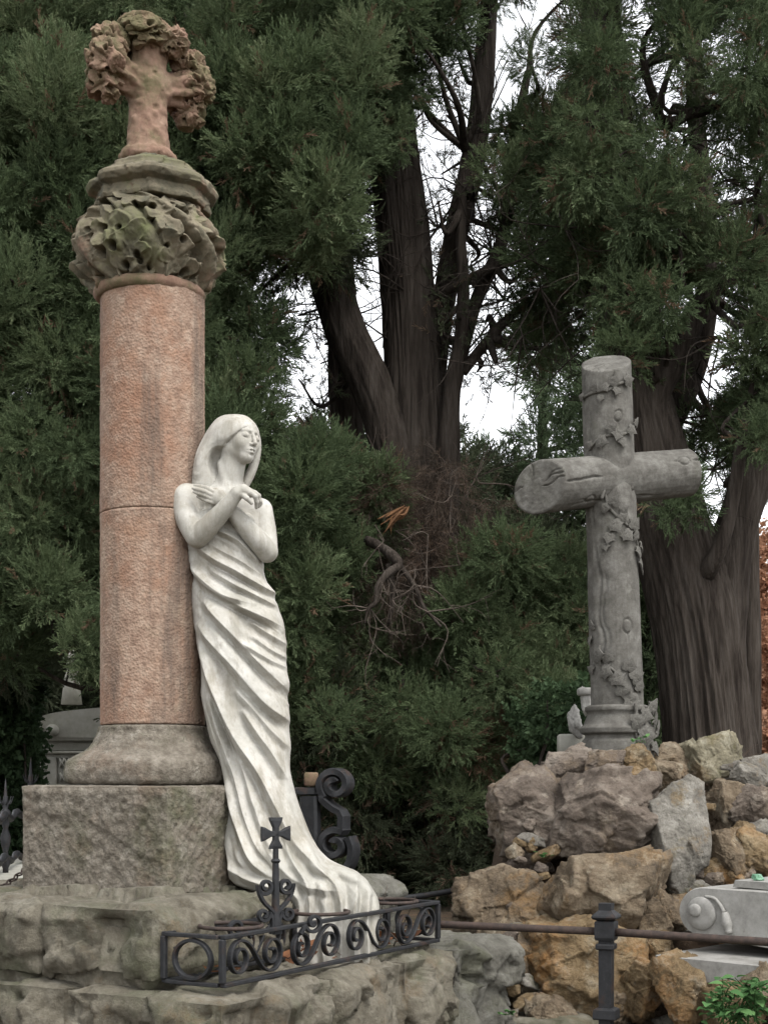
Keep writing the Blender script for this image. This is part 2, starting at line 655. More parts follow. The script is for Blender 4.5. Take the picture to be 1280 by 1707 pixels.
M_GROUND = mat('litter_ground', [(0.3, (.03, .026, .018)), (0.5, (.07, .05, .032)), (0.72, (.14, .085, .05))], 9, 10, 1.0,
               bumps=(('noise', 30, .9, .03),), stains=(((.05, .065, .025), 1.2, .5, .65, .7, ONE),))
M_SLAB = mat('pale_marble_slab', [(0.37, (0.1656, 0.1601, 0.1472)), (0.5, (0.2318, 0.2254, 0.2088)), (0.62, (0.2815, 0.2751, 0.2567))], 9, 10, .8, .3,
             bumps=(('noise', 150, .3, .003),), stains=(((0.1159, 0.1122, 0.0957), 6, .54, .68, .6, ONE), ((0.0828, 0.0745, 0.0580), 40, .60, .70, .5, ONE)))
M_TOMB = mat('tomb_stone', [(0.3, (0.204, 0.200, 0.170)), (0.55, (0.289, 0.281, 0.246)), (0.75, (0.357, 0.348, 0.315))], 4, 8, .9, .2,
             bumps=(('noise', 80, .2, .004),), stains=(((0.153, 0.157, 0.111), 3, .52, .68, .6, ONE),))
M_BARK = mat('cypress_bark', [(0.38, (0.0209, 0.0166, 0.0137)), (0.5, (0.0403, 0.0331, 0.0274)), (0.64, (0.0634, 0.0540, 0.0461))], 14, 8, 1.0, .1,
             bumps=(('bark', 30, 1.0, .03),), stretch=(1, 1, .1))
M_TWIG = mat('dead_twig', [(0.3, (.045, .036, .030)), (0.7, (.11, .09, .075))], 10, 4, 1.0, .1)
M_SPLIT = mat('split_wood', [(0.35, (.07, .036, .02)), (0.65, (.16, .085, .042))], 20, 6, .9, .1, stretch=(1, 1, .15))


def foliage_mat(name, ramp, inst=True):
    m = mat(name, ramp, rough=.75, spec=.2, attr_ramp='tone', transl=.32)
    if inst:
        for nd in m.node_tree.nodes:
            if nd.bl_idname == 'ShaderNodeAttribute':
                nd.attribute_type = 'INSTANCER'
    return m


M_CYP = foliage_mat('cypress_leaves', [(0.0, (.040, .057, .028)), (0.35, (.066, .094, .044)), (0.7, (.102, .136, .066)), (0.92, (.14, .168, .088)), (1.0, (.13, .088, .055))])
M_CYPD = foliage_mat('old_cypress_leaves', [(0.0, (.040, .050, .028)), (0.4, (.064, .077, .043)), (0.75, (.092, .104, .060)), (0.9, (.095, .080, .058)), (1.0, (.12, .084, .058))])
M_CON = foliage_mat('pale_conifer_leaves', [(0.0, (.06, .085, .045)), (0.5, (.10, .14, .075)), (1.0, (.14, .185, .10))])
M_DEAD = foliage_mat('dead_needles', [(0.0, (.040, .032, .024)), (0.5, (.075, .056, .042)), (1.0, (.12, .082, .060))])
M_IVYH = foliage_mat('hedge_leaves', [(0.0, (.018, .032, .013)), (0.5, (.034, .060, .026)), (1.0, (.06, .095, .045))])
M_AUT = foliage_mat('autumn_leaves', [(0.0, (.20, .09, .05)), (0.5, (.34, .18, .11)), (1.0, (.45, .30, .2))])
M_LEAF = foliage_mat('green_leaf', [(0.0, (.045, .11, .035)), (0.5, (.065, .15, .05)), (1.0, (.10, .20, .07))], False)
M_FALLEN = foliage_mat('fallen_leaves', [(0.0, (.10, .045, .025)), (0.5, (.20, .09, .045)), (1.0, (.30, .17, .10))], False)
M_GLASSGREEN = mat('green_glazed_chip', [(0.3, (.06, .16, .09)), (0.7, (.14, .28, .18))], 20, 4, .3, .5)

# rock tints
def rock_mat(i, a, b, c, s1, s2):
    return mat('rock_%s' % i, [(0.34, a), (0.5, b), (0.66, c)], 7, 12, .93, .25,
               bumps=(('noise', 22, .8, .03), ('noise', 90, .6, .008)),
               stains=((s1, 4.5, .52, .62, .75, ONE), (s2, 9, .54, .64, .7, ONE), ((.05, .04, .032), 13, .60, .68, .7, ONE)))


M_RK = [rock_mat('grey_brown', (0.0546, 0.0440, 0.0352), (0.1100, 0.0880, 0.0704), (0.1848, 0.1584, 0.1320), (0.1232, 0.0880, 0.0528), (0.2200, 0.1936, 0.1628)),
        rock_mat('brown', (0.0528, 0.0405, 0.0273), (0.1188, 0.0898, 0.0598), (0.2068, 0.1716, 0.1232), (0.1584, 0.0924, 0.0370), (0.2376, 0.2156, 0.1672)),
        rock_mat('grey', (0.0660, 0.0616, 0.0528), (0.1452, 0.1338, 0.1144), (0.2640, 0.2508, 0.2200), (0.0880, 0.0924, 0.0572), (0.1452, 0.1012, 0.0598)),
        rock_mat('ochre', (0.0598, 0.0414, 0.0229), (0.1320, 0.0924, 0.0493), (0.2200, 0.1716, 0.1056), (0.2068, 0.1012, 0.0317), (0.2112, 0.1936, 0.1452)),
        rock_mat('yellow_grey', (0.0792, 0.0704, 0.0484), (0.1584, 0.1408, 0.0968), (0.2728, 0.2552, 0.1936), (0.1408, 0.0880, 0.0440), (0.1012, 0.1056, 0.0572))]

# ------------------------------------------------------------------ terrain
gy = np.concatenate([np.linspace(-8, 5, 14), np.linspace(5.5, 30, 90), np.linspace(32, 300, 14)])
gx = np.concatenate([np.linspace(-200, -12, 8), np.linspace(-11, 11, 90), np.linspace(12, 200, 8)])
GX, GY = np.meshgrid(gx, gy)


def ground_z(x, y):
    t = np.clip((y - 5.6) / 2.6, 0, 1)
    z = 0.72 * t * t * (3 - 2 * t)
    r = np.clip((x - 3.9) / 2.5, 0, 1) * np.clip((y - 13) / 6, 0, 1)
    z = z + 3.4 * r
    return z + 0.05 * noise3(np.stack([x * 1.3, y * 1.3, 0 * x], -1), 3)


obj('ground', np.stack([GX, GY, ground_z(GX, GY)], -1).reshape(-1, 3), grid_faces(len(gx), len(gy)), M_GROUND)['kind'] = 'structure'

# ------------------------------------------------------------------ the column monument (its axes are turned 30 degrees)
E1 = np.array([.5, .8660254, 0])
E2 = np.array([-.8660254, .5, 0])
EZ = np.array([0, 0, 1.0])
AX = np.array([(255 - 640) * 5.33 / F_PX, 5.33, 0])
MFRAME = np.array([E1, E2, EZ])
S_COL = 5.33 / F_PX


def MP(u, v, z):
    return AX + u * E1 + v * E2 + np.array([0, 0, z])


def rough_block(u0, u1, v0, v1, z0, z1, amp=0.03, seed=0, step=0.013, chip=1.0, pillow=0.012, sharp=0.03, fine=.006, rnd=0.0):
    """a stone block: six grids pushed out by chiselled noise, edges drawn in"""
    vs, fs, n = [], [], 0
    c = np.array([(u0 + u1) / 2, (v0 + v1) / 2, (z0 + z1) / 2])
    h = np.array([(u1 - u0) / 2, (v1 - v0) / 2, (z1 - z0) / 2])
    for k in range(3):
        a, b = [(1, 2), (2, 0), (0, 1)][k]
        na, nb = max(3, int(2 * h[a] / step)), max(3, int(2 * h[b] / step))
        A, B = np.meshgrid(np.linspace(-1, 1, na), np.linspace(-1, 1, nb))
        for s in (-1, 1):
            q = np.zeros((nb, na, 3))
            q[..., a], q[..., b], q[..., k] = A * h[a], B * h[b], s * h[k]
            nn = np.zeros(3)
            nn[k] = s
            vs.append(q.reshape(-1, 3))
            f = grid_faces(na, nb)
            fs.append((f if s > 0 else f[:, ::-1]) + n)
            n += na * nb
    q = np.concatenate(vs)
    # outward direction blended over the edges so that neighbouring grids stay joined
    d = np.abs(q) - (h - sharp)
    w = np.clip(d / sharp, 0, 1)
    dirn = norm(np.sign(q) * w + 1e-6)
    e = np.sort(w, axis=1)[:, ::-1]
    edge = e[:, 1]                                   # 1 on an edge, 0 in the middle of a face
    wp = q + c + seed * 7.3
    big = fbm(wp * 5.5, 3, seed, ridged=True)
    cell = fbm(wp * 11 + 0.5 * fbm(wp * 6, 2, seed + 5)[:, None], 3, seed + 9, ridged=True)
    r = amp * chip * (0.18 * big + 0.08 * cell + 1.15 * facets(wp * 3.6 + .10 * cell[:, None], seed, 1.0) + .38 * facets(wp * 9, seed + 3, 1.0)) + fine * fbm(wp * 65, 3, seed + 31) + pillow * (1 - edge) - rnd * edge ** 2
    r = r * (1 - .7 * w[:, 2] * (q[:, 2] > 0))
    r = r * (1 - .6 * edge) - (.012 if sharp > .04 else .004) * edge
    q = q + dirn * r[:, None]
    q = q + c
    return q[:, :1] * E1 + q[:, 1:2] * E2 + q[:, 2:] * EZ + AX, fs


base = thing('stone_podium', 'rock-faced sandstone podium of big rough blocks under the pink column', 'podium', MP(0, 0, .0))
BLK = [  # u0,u1,v0,v1,z0,z1,amp, material, seed
    (-.735, -.18, -.133, .30, .953, 1.185, .044, M_ROUGH, 1), (-.74, .05, -.60, -.147, .960, 1.19, .044, M_ROUGH, 2),
    (.06, .80, -.60, -.1, .96, 1.19, .026, M_GREYROCK, 3), (-.17, .8, -.09, .75, .955, 1.18, .015, M_ROUGH, 4), (-.73, -.18, .31, .8, .95, 1.17, .03, M_ROUGH, 5),
    (-.80, -.2, -.298, .22, .55, .935, .045, M_ROUGH, 6), (-.80, -.20, .23, .9, .55, .94, .03, M_ROUGH, 7), (-.81, -.215, -.915, -.31, .55, .935, .045, M_ROUGH, 8),
    (-.203, .268, -.915, -.31, .55, .935, .042, M_ROUGH, 9), (.282, .658, -.915, -.31, .55, .935, .046, M_ROUGH, 10), (.672, 1.16, -.93, -.36, .55, .938, .046, M_GREYROCK, 11),
    (-.19, 1.1, -.30, .85, .55, .945, .01, M_ROUGH, 12),
    (-.85, .2, -1.0, .9, .05, .54, .02, M_ROUGH, 13), (.21, 1.3, -1.0, .8, .05, .54, .03, M_GREYROCK, 14),
    (1.02, 1.6, -1.25, -.8, .2, .62, .04, M_ROUGH, 15)]
for (u0, u1, v0, v1, z0, z1, am, mm, sd) in BLK:
    v, f = rough_block(u0, u1, v0, v1, z0, z1, am * 1.5, sd, sharp=.045, step= {4: .02, 5: .03, 7: .03, 12: .03, 13: .04, 14: .03}.get(sd, .0105))
    obj('stone_block', v, f, mm, base)
v, f = box(MP(0, 0, .5), (.70, .57, .62), MFRAME)
obj('mortar_core', v, f, M_ROUGH, base)

mon = thing('column_monument', 'tall pink sandstone column with leafy capital and cross finial, behind the marble woman', 'column', MP(0, 0, 1.18))
v, f = rough_block(-.335, .335, -.335, .335, 1.17, 1.558, .006, 21, .0065, 1.0, .002, .02, .008, .006)
obj('plinth', v, f, M_PLINTH, mon)
# base: square with cut corners below, round above
nth = 220
th = np.linspace(0, 2 * np.pi, nth, endpoint=False)
prof = resample_prof([(.0, 1.562), (.285, 1.562), (.30, 1.575), (.305, 1.61), (.298, 1.645), (.275, 1.665), (.240, 1.685), (.215, 1.715), (.200, 1.75), (.197, 1.774), (.18, 1.778), (0, 1.778)], .008)
rows = []
for (r, z) in prof:
    t = np.clip((1.70 - z) / .06, 0, 1)
    a = th - math.atan2(E1[1], E1[0])
    sq = 1 / np.maximum(np.abs(np.cos(a)), np.abs(np.sin(a)))
    oc = np.minimum(sq, 1.13 / np.maximum(np.abs(np.cos(a + np.pi / 4)), np.abs(np.sin(a + np.pi / 4))))
    k = 1 + t * (oc * .92 - 1)
    rows.append(np.stack([AX[0] + r * k * np.cos(th), AX[1] + r * k * np.sin(th), np.full(nth, z)], -1))
v = np.concatenate(rows)
dr = norm((v - AX) * [1, 1, 0])
v = v + dr * (.005 * fbm(v * 28, 4, 3, ridged=True) + .003 * fbm(v * 80, 2, 4))[:, None]
obj('column_base', v, grid_faces(nth, len(prof), True), M_PLINTH, mon)


def hammered(thv, z, r):
    p = np.stack([np.cos(thv) * .19, np.sin(thv) * .19, z], -1)
    p = p + AX * [1, 1, 0]
    return .0014 * fbm(p * 95, 2, 8) + .0009 * fbm(p * 190, 2, 18) + .0012 * fbm(p * 18, 2, 9)


RC = .1915
for z0, z1, sd in ((1.779, 2.5542, 0), (2.5550, 3.36, 1)):
    k = 0.004
    pr = [(0, z0), (RC - .003, z0), (RC, z0 + .004), (RC - .001, (z0 + z1) / 2), (RC - .001 * sd, z1 - .004), (RC - .003, z1), (0, z1)]
    v, f = lathe(resample_prof(pr, .0042), AX[0], AX[1], 300, disp=lambda a, z, r: np.where(r > .1, hammered(a, z, r), 0))
    obj('column_drum', v, f, M_PINK, mon)

# capital: a bowl of deeply cut leaves wound by slanting stems
CAPX = AX[0] - 8 * S_COL
zc = lambda py: CAM_Z + (HOR - py) * S_COL
v, f = lathe(resample_prof([(.17, zc(506)), (.194, zc(503)), (.204, zc(497)), (.204, zc(491)), (.196, zc(485)), (.17, zc(482))], .006), CAPX + .008, AX[1], 96,
             disp=lambda a, z, r: .004 * noise3(np.stack([a * 4, z * 20, r], -1), 2))
obj('neck_ring', v, f, M_FINIAL, mon)
NT, NV = 760, 230
pp = np.array([(500, 78), (488, 92), (468, 112), (445, 126), (420, 131), (395, 125), (372, 110), (355, 96), (345, 92)], float)
tt = np.linspace(0, 1, NV)
pr = catmull(pp, NV)
pyv, rv = pr[:, 0], pr[:, 1]
TH = np.linspace(0, 2 * np.pi, NT, endpoint=False)
A_, T_ = np.meshgrid(TH, tt)
su = A_ * 120.0                         # arc length in px
sv = T_ * 190.0
PER = 2 * np.pi * 120
Hh = 0.12 + 0.10 * fbm(np.stack([np.cos(A_) * 8, np.sin(A_) * 8, T_ * 9], -1), 3, 5)
r2 = np.random.default_rng(5)
holes = []


def wrapd(a):
    return (a + PER / 2) % PER - PER / 2


stem_h = np.zeros_like(Hh)
for k in range(7):
    u0 = k * PER / 7 + 18
    cu = u0 - 150 * (T_ - .5) * 1.3 + 22 * np.sin(T_ * 5 + k)
    dd = np.abs(wrapd(su - cu)) * .72
    w = 11 + 8 * np.sin(T_ * np.pi)
    hh = np.clip(1 - (dd / w) ** 2, 0, 1) ** .6 * (0.78 + .1 * np.sin(k * 2.3))
    hh = hh * np.clip(T_ / .1, 0, 1) * np.clip((0.97 - T_) / .1, 0, 1)
    stem_h = np.maximum(stem_h, hh)
leaf_h = np.zeros_like(Hh)
for row, (tv, cnt) in enumerate(((.13, 9), (.36, 10), (.60, 9), (.84, 9))):
    for k in range(cnt):
        cu = (k + .5 * (row % 2) + r2.uniform(-.35, .35)) * PER / cnt
        cv = (tv + r2.uniform(-.09, .09)) * 190
        s = r2.uniform(30, 50)
        du, dv = wrapd(su - cu), sv - cv
        msk = (np.abs(du) < s * 1.3) & (np.abs(dv) < s * 1.3)
        du, dv = du[msk], dv[msk]
        phi = r2.uniform(0, 6.28)
        ang = np.arctan2(dv, du) - phi
        rho = np.hypot(du, dv)
        nl = r2.choice([4, 5, 5, 6])
        Rb = s * (.55 + .45 * np.abs(np.cos(nl / 2 * ang + .5 * np.sin(ang + k))) ** .7) * (1 + .22 * np.sin(ang * 2 + k * 1.7) + .1 * np.sin(7 * ang + k))
        q = rho / Rb
        h = np.where(q < 1, (.50 + .42 * q ** 2 + .12 * np.cos(nl * ang) * q) * r2.uniform(.85, 1.08), 0) * np.clip((1.0 - q) / .14, 0, 1) ** .4
        hl = np.zeros_like(Hh)
        hl[msk] = h
        leaf_h = np.maximum(leaf_h, hl)
        for j in range(nl):
            if r2.random() < .5:
                a = phi + (j + .5) * 2 * np.pi / nl
                holes.append((cu + .62 * s * math.cos(a), cv + .62 * s * math.sin(a), r2.uniform(4, 9)))
Hh = np.maximum(Hh, leaf_h)
for (hu, hv, hr) in holes:
    du, dv = wrapd(su - hu), sv - hv
    d2 = np.sqrt(du ** 2 + (dv * 1.2) ** 2)
    Hh = np.minimum(Hh, np.clip((d2 - hr * .7) / (hr * .6), 0, 2) + .0)
Hh = np.maximum(Hh, stem_h)
Hh = Hh + .07 * fbm(np.stack([np.cos(A_) * 14, np.sin(A_) * 14, T_ * 20], -1), 3, 15)
env = np.clip(T_ / .06, 0, 1) * np.clip((1 - T_) / .05, 0, 1)
rr = rv[:, None] - 36 + 41 * Hh * (.35 + .65 * env)
zz = zc(pyv)[:, None] - 6 * S_COL * (Hh - .5)
v = np.stack([CAPX + rr * S_COL * np.cos(A_), AX[1] + rr * S_COL * np.sin(A_), zz], -1).reshape(-1, 3)
ff = grid_faces(NT, NV, True)
v = relax(v, ff, 2, .5)
obj('capital', v, ff, M_CAP, mon)
# abacus
pr = [(0, 356), (90, 356), (92, 350), (89, 340), (88, 334), (100, 329), (103, 322), (101, 316), (93, 311), (82, 305), (79, 299), (78, 294), (70, 289), (60, 286), (54, 280), (0, 279)]
pr = [(a * S_COL, zc(b)) for a, b in pr]
v, f = lathe(resample_prof(pr, .0035), CAPX + .02, AX[1], 220,
             disp=lambda a, z, r: np.where(r > .03, .010 * facets(np.stack([np.cos(a) * 2.6, np.sin(a) * 2.6, z * 14], -1), 41, 1.0) + .004 * fbm(np.stack([np.cos(a) * 9, np.sin(a) * 9, z * 40], -1), 3, 42) + r * .9 * (np.minimum(1.06, 1 / np.maximum.reduce([np.abs(np.cos(a - .5 + i * np.pi / 4)) for i in range(4)])) - 1.0) * 1.0, 0))
obj('abacus', v, f, M_CAP, mon)

# finial cross, sculpted: shaft with flared foot, arms and top ending in curled leaves
fl = Field((120, -120, 0), (372, 120, 290), 1.25)
fl.apply((195, -52, 252), (299, 52, 280), lambda x, y, z: np.sqrt((np.sqrt((x - 247) ** 2 + y ** 2) - 36) ** 2 + (z - 266) ** 2) - 11, 4)
fl.cone((247, 0, 285), (247, 0, 268), 40, 38, 4)
fl.cone((247, 0, 266), (247, 0, 240), 33, 34, 5)
fl.cone((247, 0, 250), (247, 0, 150), 34, 30, 6)
fl.cone((247, 0, 150), (247, 0, 75), 30, 29, 10)
AD = np.array([.80, .60, 0])
r3 = np.random.default_rng(8)
CLUS = []
for sgn, ln in ((-1, 72), (1, 76)):
    e = np.array([247, 0, 130.0]) + AD * sgn * ln
    for k, (ou, dz, sd_, rr3) in enumerate(((0, -36, 0, (30, 29, 28)), (10, -4, -14, (30, 30, 30)), (4, 30, 6, (29, 28, 30)), (-4, 6, 20, (28, 28, 32)))):
        CLUS.append((e + AD * sgn * ou + np.array([-.6, .8, 0]) * sd_ + [0, 0, dz], np.array(rr3, float), 40 + 7 * sgn + k, None))
    fl.cone((247, 0, 150), tuple(np.array([247, 0, 136.0]) + AD * sgn * 52), 23, 24, 14)
    for k in range(7):          # long ribs that turn from the shaft into the leaves
        a = k / 7 * 6.28
        o = np.array([-.6 * math.cos(a), .8 * math.cos(a), math.sin(a)])
        fl.chain([np.array([247, 0, 168.0]) + o * 22 * [1, 1, .3], np.array([247, 0, 142]) + AD * sgn * 36 + o * 22, e + o * 32], [4, 5, 6], 4)
for k, (dx, dd, dz, rx, ry, rz) in enumerate(((-44, -10, 6, 30, 30, 22), (0, -34, 4, 34, 28, 24), (40, -8, 8, 30, 30, 22), (4, 30, 4, 36, 28, 22), (-6, -4, -12, 44, 38, 24))):
    CLUS.append((np.array([245.0 + dx, dd, 66.0 + dz]), np.array([rx, ry, rz], float), 60 + k, None))
for k in range(8):
    a = k / 8 * 6.28
    o = np.array([math.cos(a), math.sin(a), 0])
    fl.chain([np.array([247, 0, 118.0]) + o * 24, np.array([247, 0, 90]) + o * 28, np.array([247, 0, 66]) + o * 44], [4, 5, 7], 4)


def carved_cluster(c, rad, seed, nleaf=9, deep=22.0):
    """a cushion of carved leaves: lobed blades with raised rims, eyes drilled between the lobes"""
    g = np.random.default_rng(seed)
    nt, nph = 170, 100
    ph = np.linspace(.0, np.pi, nph)
    tq = np.linspace(0, 2 * np.pi, nt, endpoint=False)
    TQ, PH = np.meshgrid(tq, ph)
    D = np.stack([np.sin(PH) * np.cos(TQ), np.sin(PH) * np.sin(TQ), np.cos(PH)], -1)
    Rm = rad.mean()
    h = .18 + .14 * fbm(D * 4, 3, seed)
    lh = np.zeros(h.shape)
    eyes = []
    for k in range(nleaf):
        yk = 1 - 2 * (k + .5) / nleaf
        a = k * 2.39996 + g.uniform(-.35, .35)
        ci = np.array([math.sqrt(1 - yk * yk) * math.cos(a), math.sqrt(1 - yk * yk) * math.sin(a), yk])
        t = norm(np.cross(ci, g.normal(size=3)))
        b = np.cross(ci, t)
        x, y = (D @ t) * Rm, (D @ b) * Rm
        frontm = (D @ ci) > .3
        s_ = g.uniform(.62, .95) * Rm
        ang = np.arctan2(y, x)
        rho = np.hypot(x, y)
        nl = int(g.integers(3, 6))
        Rb = s_ * (.55 + .45 * np.abs(np.cos(nl / 2 * ang + .4 * np.sin(ang + k))) ** .7) * (1 + .25 * np.sin(ang + k * 1.7))
        q = rho / Rb
        lv_ = (.45 + .5 * q ** 2 - .16 * np.exp(-(np.sin(ang) * rho / 2.5) ** 2)) * g.uniform(.8, 1.15) * np.clip((1 - q) / .16, 0, 1) ** .4
        lh = np.maximum(lh, np.where(frontm & (q < 1), lv_, 0))
        for j in range(nl):
            if g.random() < .42:
                w = a + (j + .5) * 2 * np.pi / nl
                eyes.append((norm(ci * Rm + (t * math.cos(w) + b * math.sin(w)) * s_ * .66), g.uniform(2.5, 5.5)))
    h = np.maximum(h, lh)
    for e_, r_ in eyes:
        dd = np.sqrt(np.maximum(2 - 2 * (D @ e_), 0)) * Rm
        h = np.minimum(h, np.clip((dd - r_ * .6) / (r_ * .7), 0, 2))
    h = h + .08 * fbm(D * 14, 3, seed + 4)
    v = c + D * (rad * 1.0 + deep * (h - .62)[..., None])
    v = v.reshape(-1, 3)
    f = grid_faces(nt, nph, True)
    return relax(v, f, 1, .35), f[:, ::-1]


v, f = fl.mesh()
w = v.copy()
nv_ = fbm(v * .09, 3, 55)[:, None]
v = relax(v, f, 1, .5)
v = np.stack([AX[0] + (v[:, 0] - 255) * S_COL, AX[1] + v[:, 1] * S_COL, zc(v[:, 2])], -1)
v = v + .004 * np.stack([noise3(w * .11, 60 + i) for i in range(3)], -1)
fin = obj('finial_cross', v, f, M_FINIAL, mon)
for (e, rad, sd, ow) in CLUS:
    v, f = carved_cluster(e, rad, sd)
    v = np.stack([AX[0] + (v[:, 0] - 255) * S_COL, AX[1] + v[:, 1] * S_COL, zc(v[:, 2])], -1)
    obj('leaf_cluster', v, f, M_FINIAL, fin)

# ------------------------------------------------------------------ marble woman
SY = 5.18
SS = SY / F_PX


def stat(v):
    """statue pixels (x, depth, y) -> world; depth -30 lies on the reference plane"""
    v = np.asarray(v, float)
    return np.stack([(v[:, 0] - 640) * SS, SY + (v[:, 1] + 30) * SS, CAM_Z + (HOR - v[:, 2]) * SS], -1)


statue = thing('marble_statue', 'white marble woman in long gown leaning on pink column, arms crossed on breast', 'statue',
               stat([[430, -30, 1480]])[0])

# --- figure
H_C = np.array([397.0, -10.0, 730.0])
yaw, roll = R(47), R(9)
h_f = np.array([math.sin(yaw), -math.cos(yaw), 0.0])
h_r = np.array([math.cos(yaw), math.sin(yaw), 0.0])
h_u = np.array([0, 0, -1.0])
# roll the head: its top towards picture right
v_img = np.array([math.sin(roll), 0, -math.cos(roll)])
h_u = norm(v_img - h_f * v_img.dot(h_f) * .6)
h_r = norm(np.cross(h_f, h_u) * -1)
if h_r[0] < 0:
    h_r = -h_r
HAX = np.array([h_r, h_f, h_u])


def HP(a, b, c):
    return H_C + a * h_r + b * h_f + c * h_u


fg = Field((272, -105, 684), (478, 62, 962), 1.0)
# torso
fg.ell((374, 4, 868), (56, 42, 78), None, 8)
fg.cone((346, 2, 818), (309, -12, 828), 19, 24, 10)
fg.cone((388, 2, 826), (431, 6, 842), 19, 17, 10)
fg.ell((372, -8, 836), (46, 32, 26), None, 10)
fg.limb([(375, -3, 832), (379, -5, 806), (384, -8, 780), (389, -9, 752)], [29, 23, 21.5, 22], 9)
fg.cone((371, -31, 818), (335, -33, 813), 2.5, 2, 8)      # collar bones
fg.cone((384, -30, 819), (415, -17, 824), 2.5, 2, 8)
fg.cone((366, -16, 770), (376, -27, 810), 4, 3, 9)           # neck muscle
fg.ell((348, -30, 866), (19, 17, 19), None, 6)               # breasts under the arms
fg.ell((406, -26, 872), (20, 17, 20), None, 6)
# her right arm (picture left)
fg.limb([(306, -16, 828), (311, -25, 856), (322, -36, 882), (329, -42, 896)], [24, 22, 20, 18.5], 6)
fg.limb([(332, -43, 897), (348, -52, 884), (374, -65, 860), (400, -76, 832)], [18.5, 18, 15, 10.5], 2.5)
# its hand, bent over the other arm
fg.cone((400, -76, 831), (410, -76, 826), 10.5, 10, 4)
fg.ell((417, -72, 829), (13, 12, 8.5), np.array([norm([.95, .2, .25]), norm([-.2, .97, 0]), norm([-.25, 0, .97])]), 4)
for dy, kx, kz, tx, tz in ((-8, 424, 832, 431, 853), (0, 427, 829, 434, 850), (8, 428, 828, 436, 846), (15, 427, 829, 437, 842)):
    fg.chain([(kx, -72 + dy, kz), (kx + 6, -71 + dy, kz + 5), (kx + 8, -66 + dy, kz + 13), (tx, -60 + dy, tz)], [4.4, 4.1, 3.7, 3.0], 1.6)
fg.chain([(408, -80, 834), (417, -84, 841), (424, -80, 848)], [4.8, 4.2, 3.2], 2)
# her left arm (picture right)
fg.limb([(433, 4, 845), (440, -5, 878), (444, -14, 902), (445, -21, 918)], [19, 18.5, 17.5, 17], 6)
fg.limb([(445, -22, 919), (432, -34, 904), (410, -45, 879), (386, -54, 852)], [18, 18, 16, 11], 2.5)
# its hand, flat on the breast, fingers to the left
fg.cone((386, -54, 852), (376, -54, 842), 10.5, 9, 4)
hx = norm([-.93, .05, -.36])
hz = norm([.36, 0, -.93])
fg.ell((366, -52, 834), (17, 7.5, 13), np.array([hx, norm(np.cross(hx, hz)), hz]), 4)
for pts, r0 in (([(358, -55, 824), (349, -57, 819.5), (339, -55, 816.5), (328, -51, 813.5)], 4.2), ([(355, -56, 829.5), (346, -58.5, 825.5), (336, -57, 822), (325.5, -53, 818.5)], 4.2),
                ([(354, -55, 835.5), (345.5, -57.5, 831.5), (336, -56, 828), (327, -53, 824.5)], 4.0), ([(357, -53, 842), (349.5, -55, 840), (341.5, -54, 836.5), (332.5, -51, 832)], 3.7)):
    fg.chain(pts, [r0, r0 * .95, r0 * .86, r0 * .66], 1.2)
fg.chain([(377, -52, 834), (371, -52, 826), (364, -50, 820)], [5, 4.2, 3.2], 4)
# head
fg.ell(HP(0, -5, 7), (27.5, 35, 33), HAX, 3)
fg.ell(HP(0, 11.5, 15), (23, 20, 20), HAX, 7)               # forehead
fg.ell(HP(0, 9, -9), (24, 26.5, 28), HAX, 6)                # face
for s in (-1, 1):
    fg.cone(HP(17 * s, -2, -17), HP(4 * s, 23, -32), 9, 7.5, 9)     # jaw
    fg.ell(HP(12.5 * s, 21.5, -9), (10, 10, 12), HAX, 8)               # cheek
    fg.ell(HP(11.5 * s, 39.6, 3.6), (9.5, 7.0, 5.4), HAX, 7, 'sub')   # eye socket
    fg.ell(HP(11.3 * s, 27.6, 1.2), (7.4, 6.6, 5.8), HAX, 2)      # lid over the eye
    fg.cone(HP(5 * s, 32.6, 10.2), HP(17 * s, 27, 9.4), 1.0, .8, 6)   # brow
    fg.chain([HP(6 * s, 34.8, -1.6), HP(11.5 * s, 34.4, -3.9), HP(17 * s, 30.0, -2.2)], [.8, 1.2, .8], .9, 'sub')  # lash line
    fg.ell(HP(3.8 * s, 36.0, -12.6), (3.0, 4.0, 2.7), HAX, 2.2)      # nostril wing
    fg.ell(HP(2.2 * s, 38.5, -15.8), (1.3, 1.8, 1.2), HAX, .8, 'sub')
    fg.ell(HP(29 * s, -3, -8), (3.5, 6, 10), HAX, 2)                 # ear
fg.ell(HP(0, 25.0, -31), (8, 8.6, 8.2), HAX, 7)             # chin
fg.ell(HP(0, 29.5, -21.5), (10.5, 7.5, 8), HAX, 5)           # mouth mound
fg.chain([HP(0, 31.0, 11), HP(0, 35.0, 3), HP(0, 39.0, -5), HP(0, 42, -11)], [2.6, 2.3, 2.7, 3.4], 3)  # nose
fg.chain([HP(-6.3, 33.4, -22.0), HP(-2.2, 37.2, -20.4), HP(0, 37.2, -20.9), HP(2.2, 37.2, -20.4), HP(6.3, 33.4, -22.0)], [1.2, 2.3, 2.1, 2.3, 1.2], 1.5)
fg.chain([HP(-6, 33.3, -23.8), HP(0, 36.3, -25.4), HP(6, 33.3, -23.8)], [1.3, 2.7, 1.3], 1.5)
fg.chain([HP(-8, 33.0, -22.6), HP(0, 39.2, -22.9), HP(8, 33.0, -22.6)], [.8, 1.0, .8], .7, 'sub')
fg.ell(HP(0, 36.5, -29.6), (5, 2.6, 1.6), HAX, 2.5, 'sub')
v, f = fg.mesh()
v = relax(v, f, 1, .5)
obj('figure', stat(v), f, M_MARBLE, statue)

# --- hair
hr = Field((298, -70, 676), (446, 66, 812), 1.0)
hr.ell(HP(0, -6, 8), (33.5, 40.5, 36.5), HAX, 4)
hr.ell(HP(-6, -14, 4), (34, 36, 36), HAX, 6)


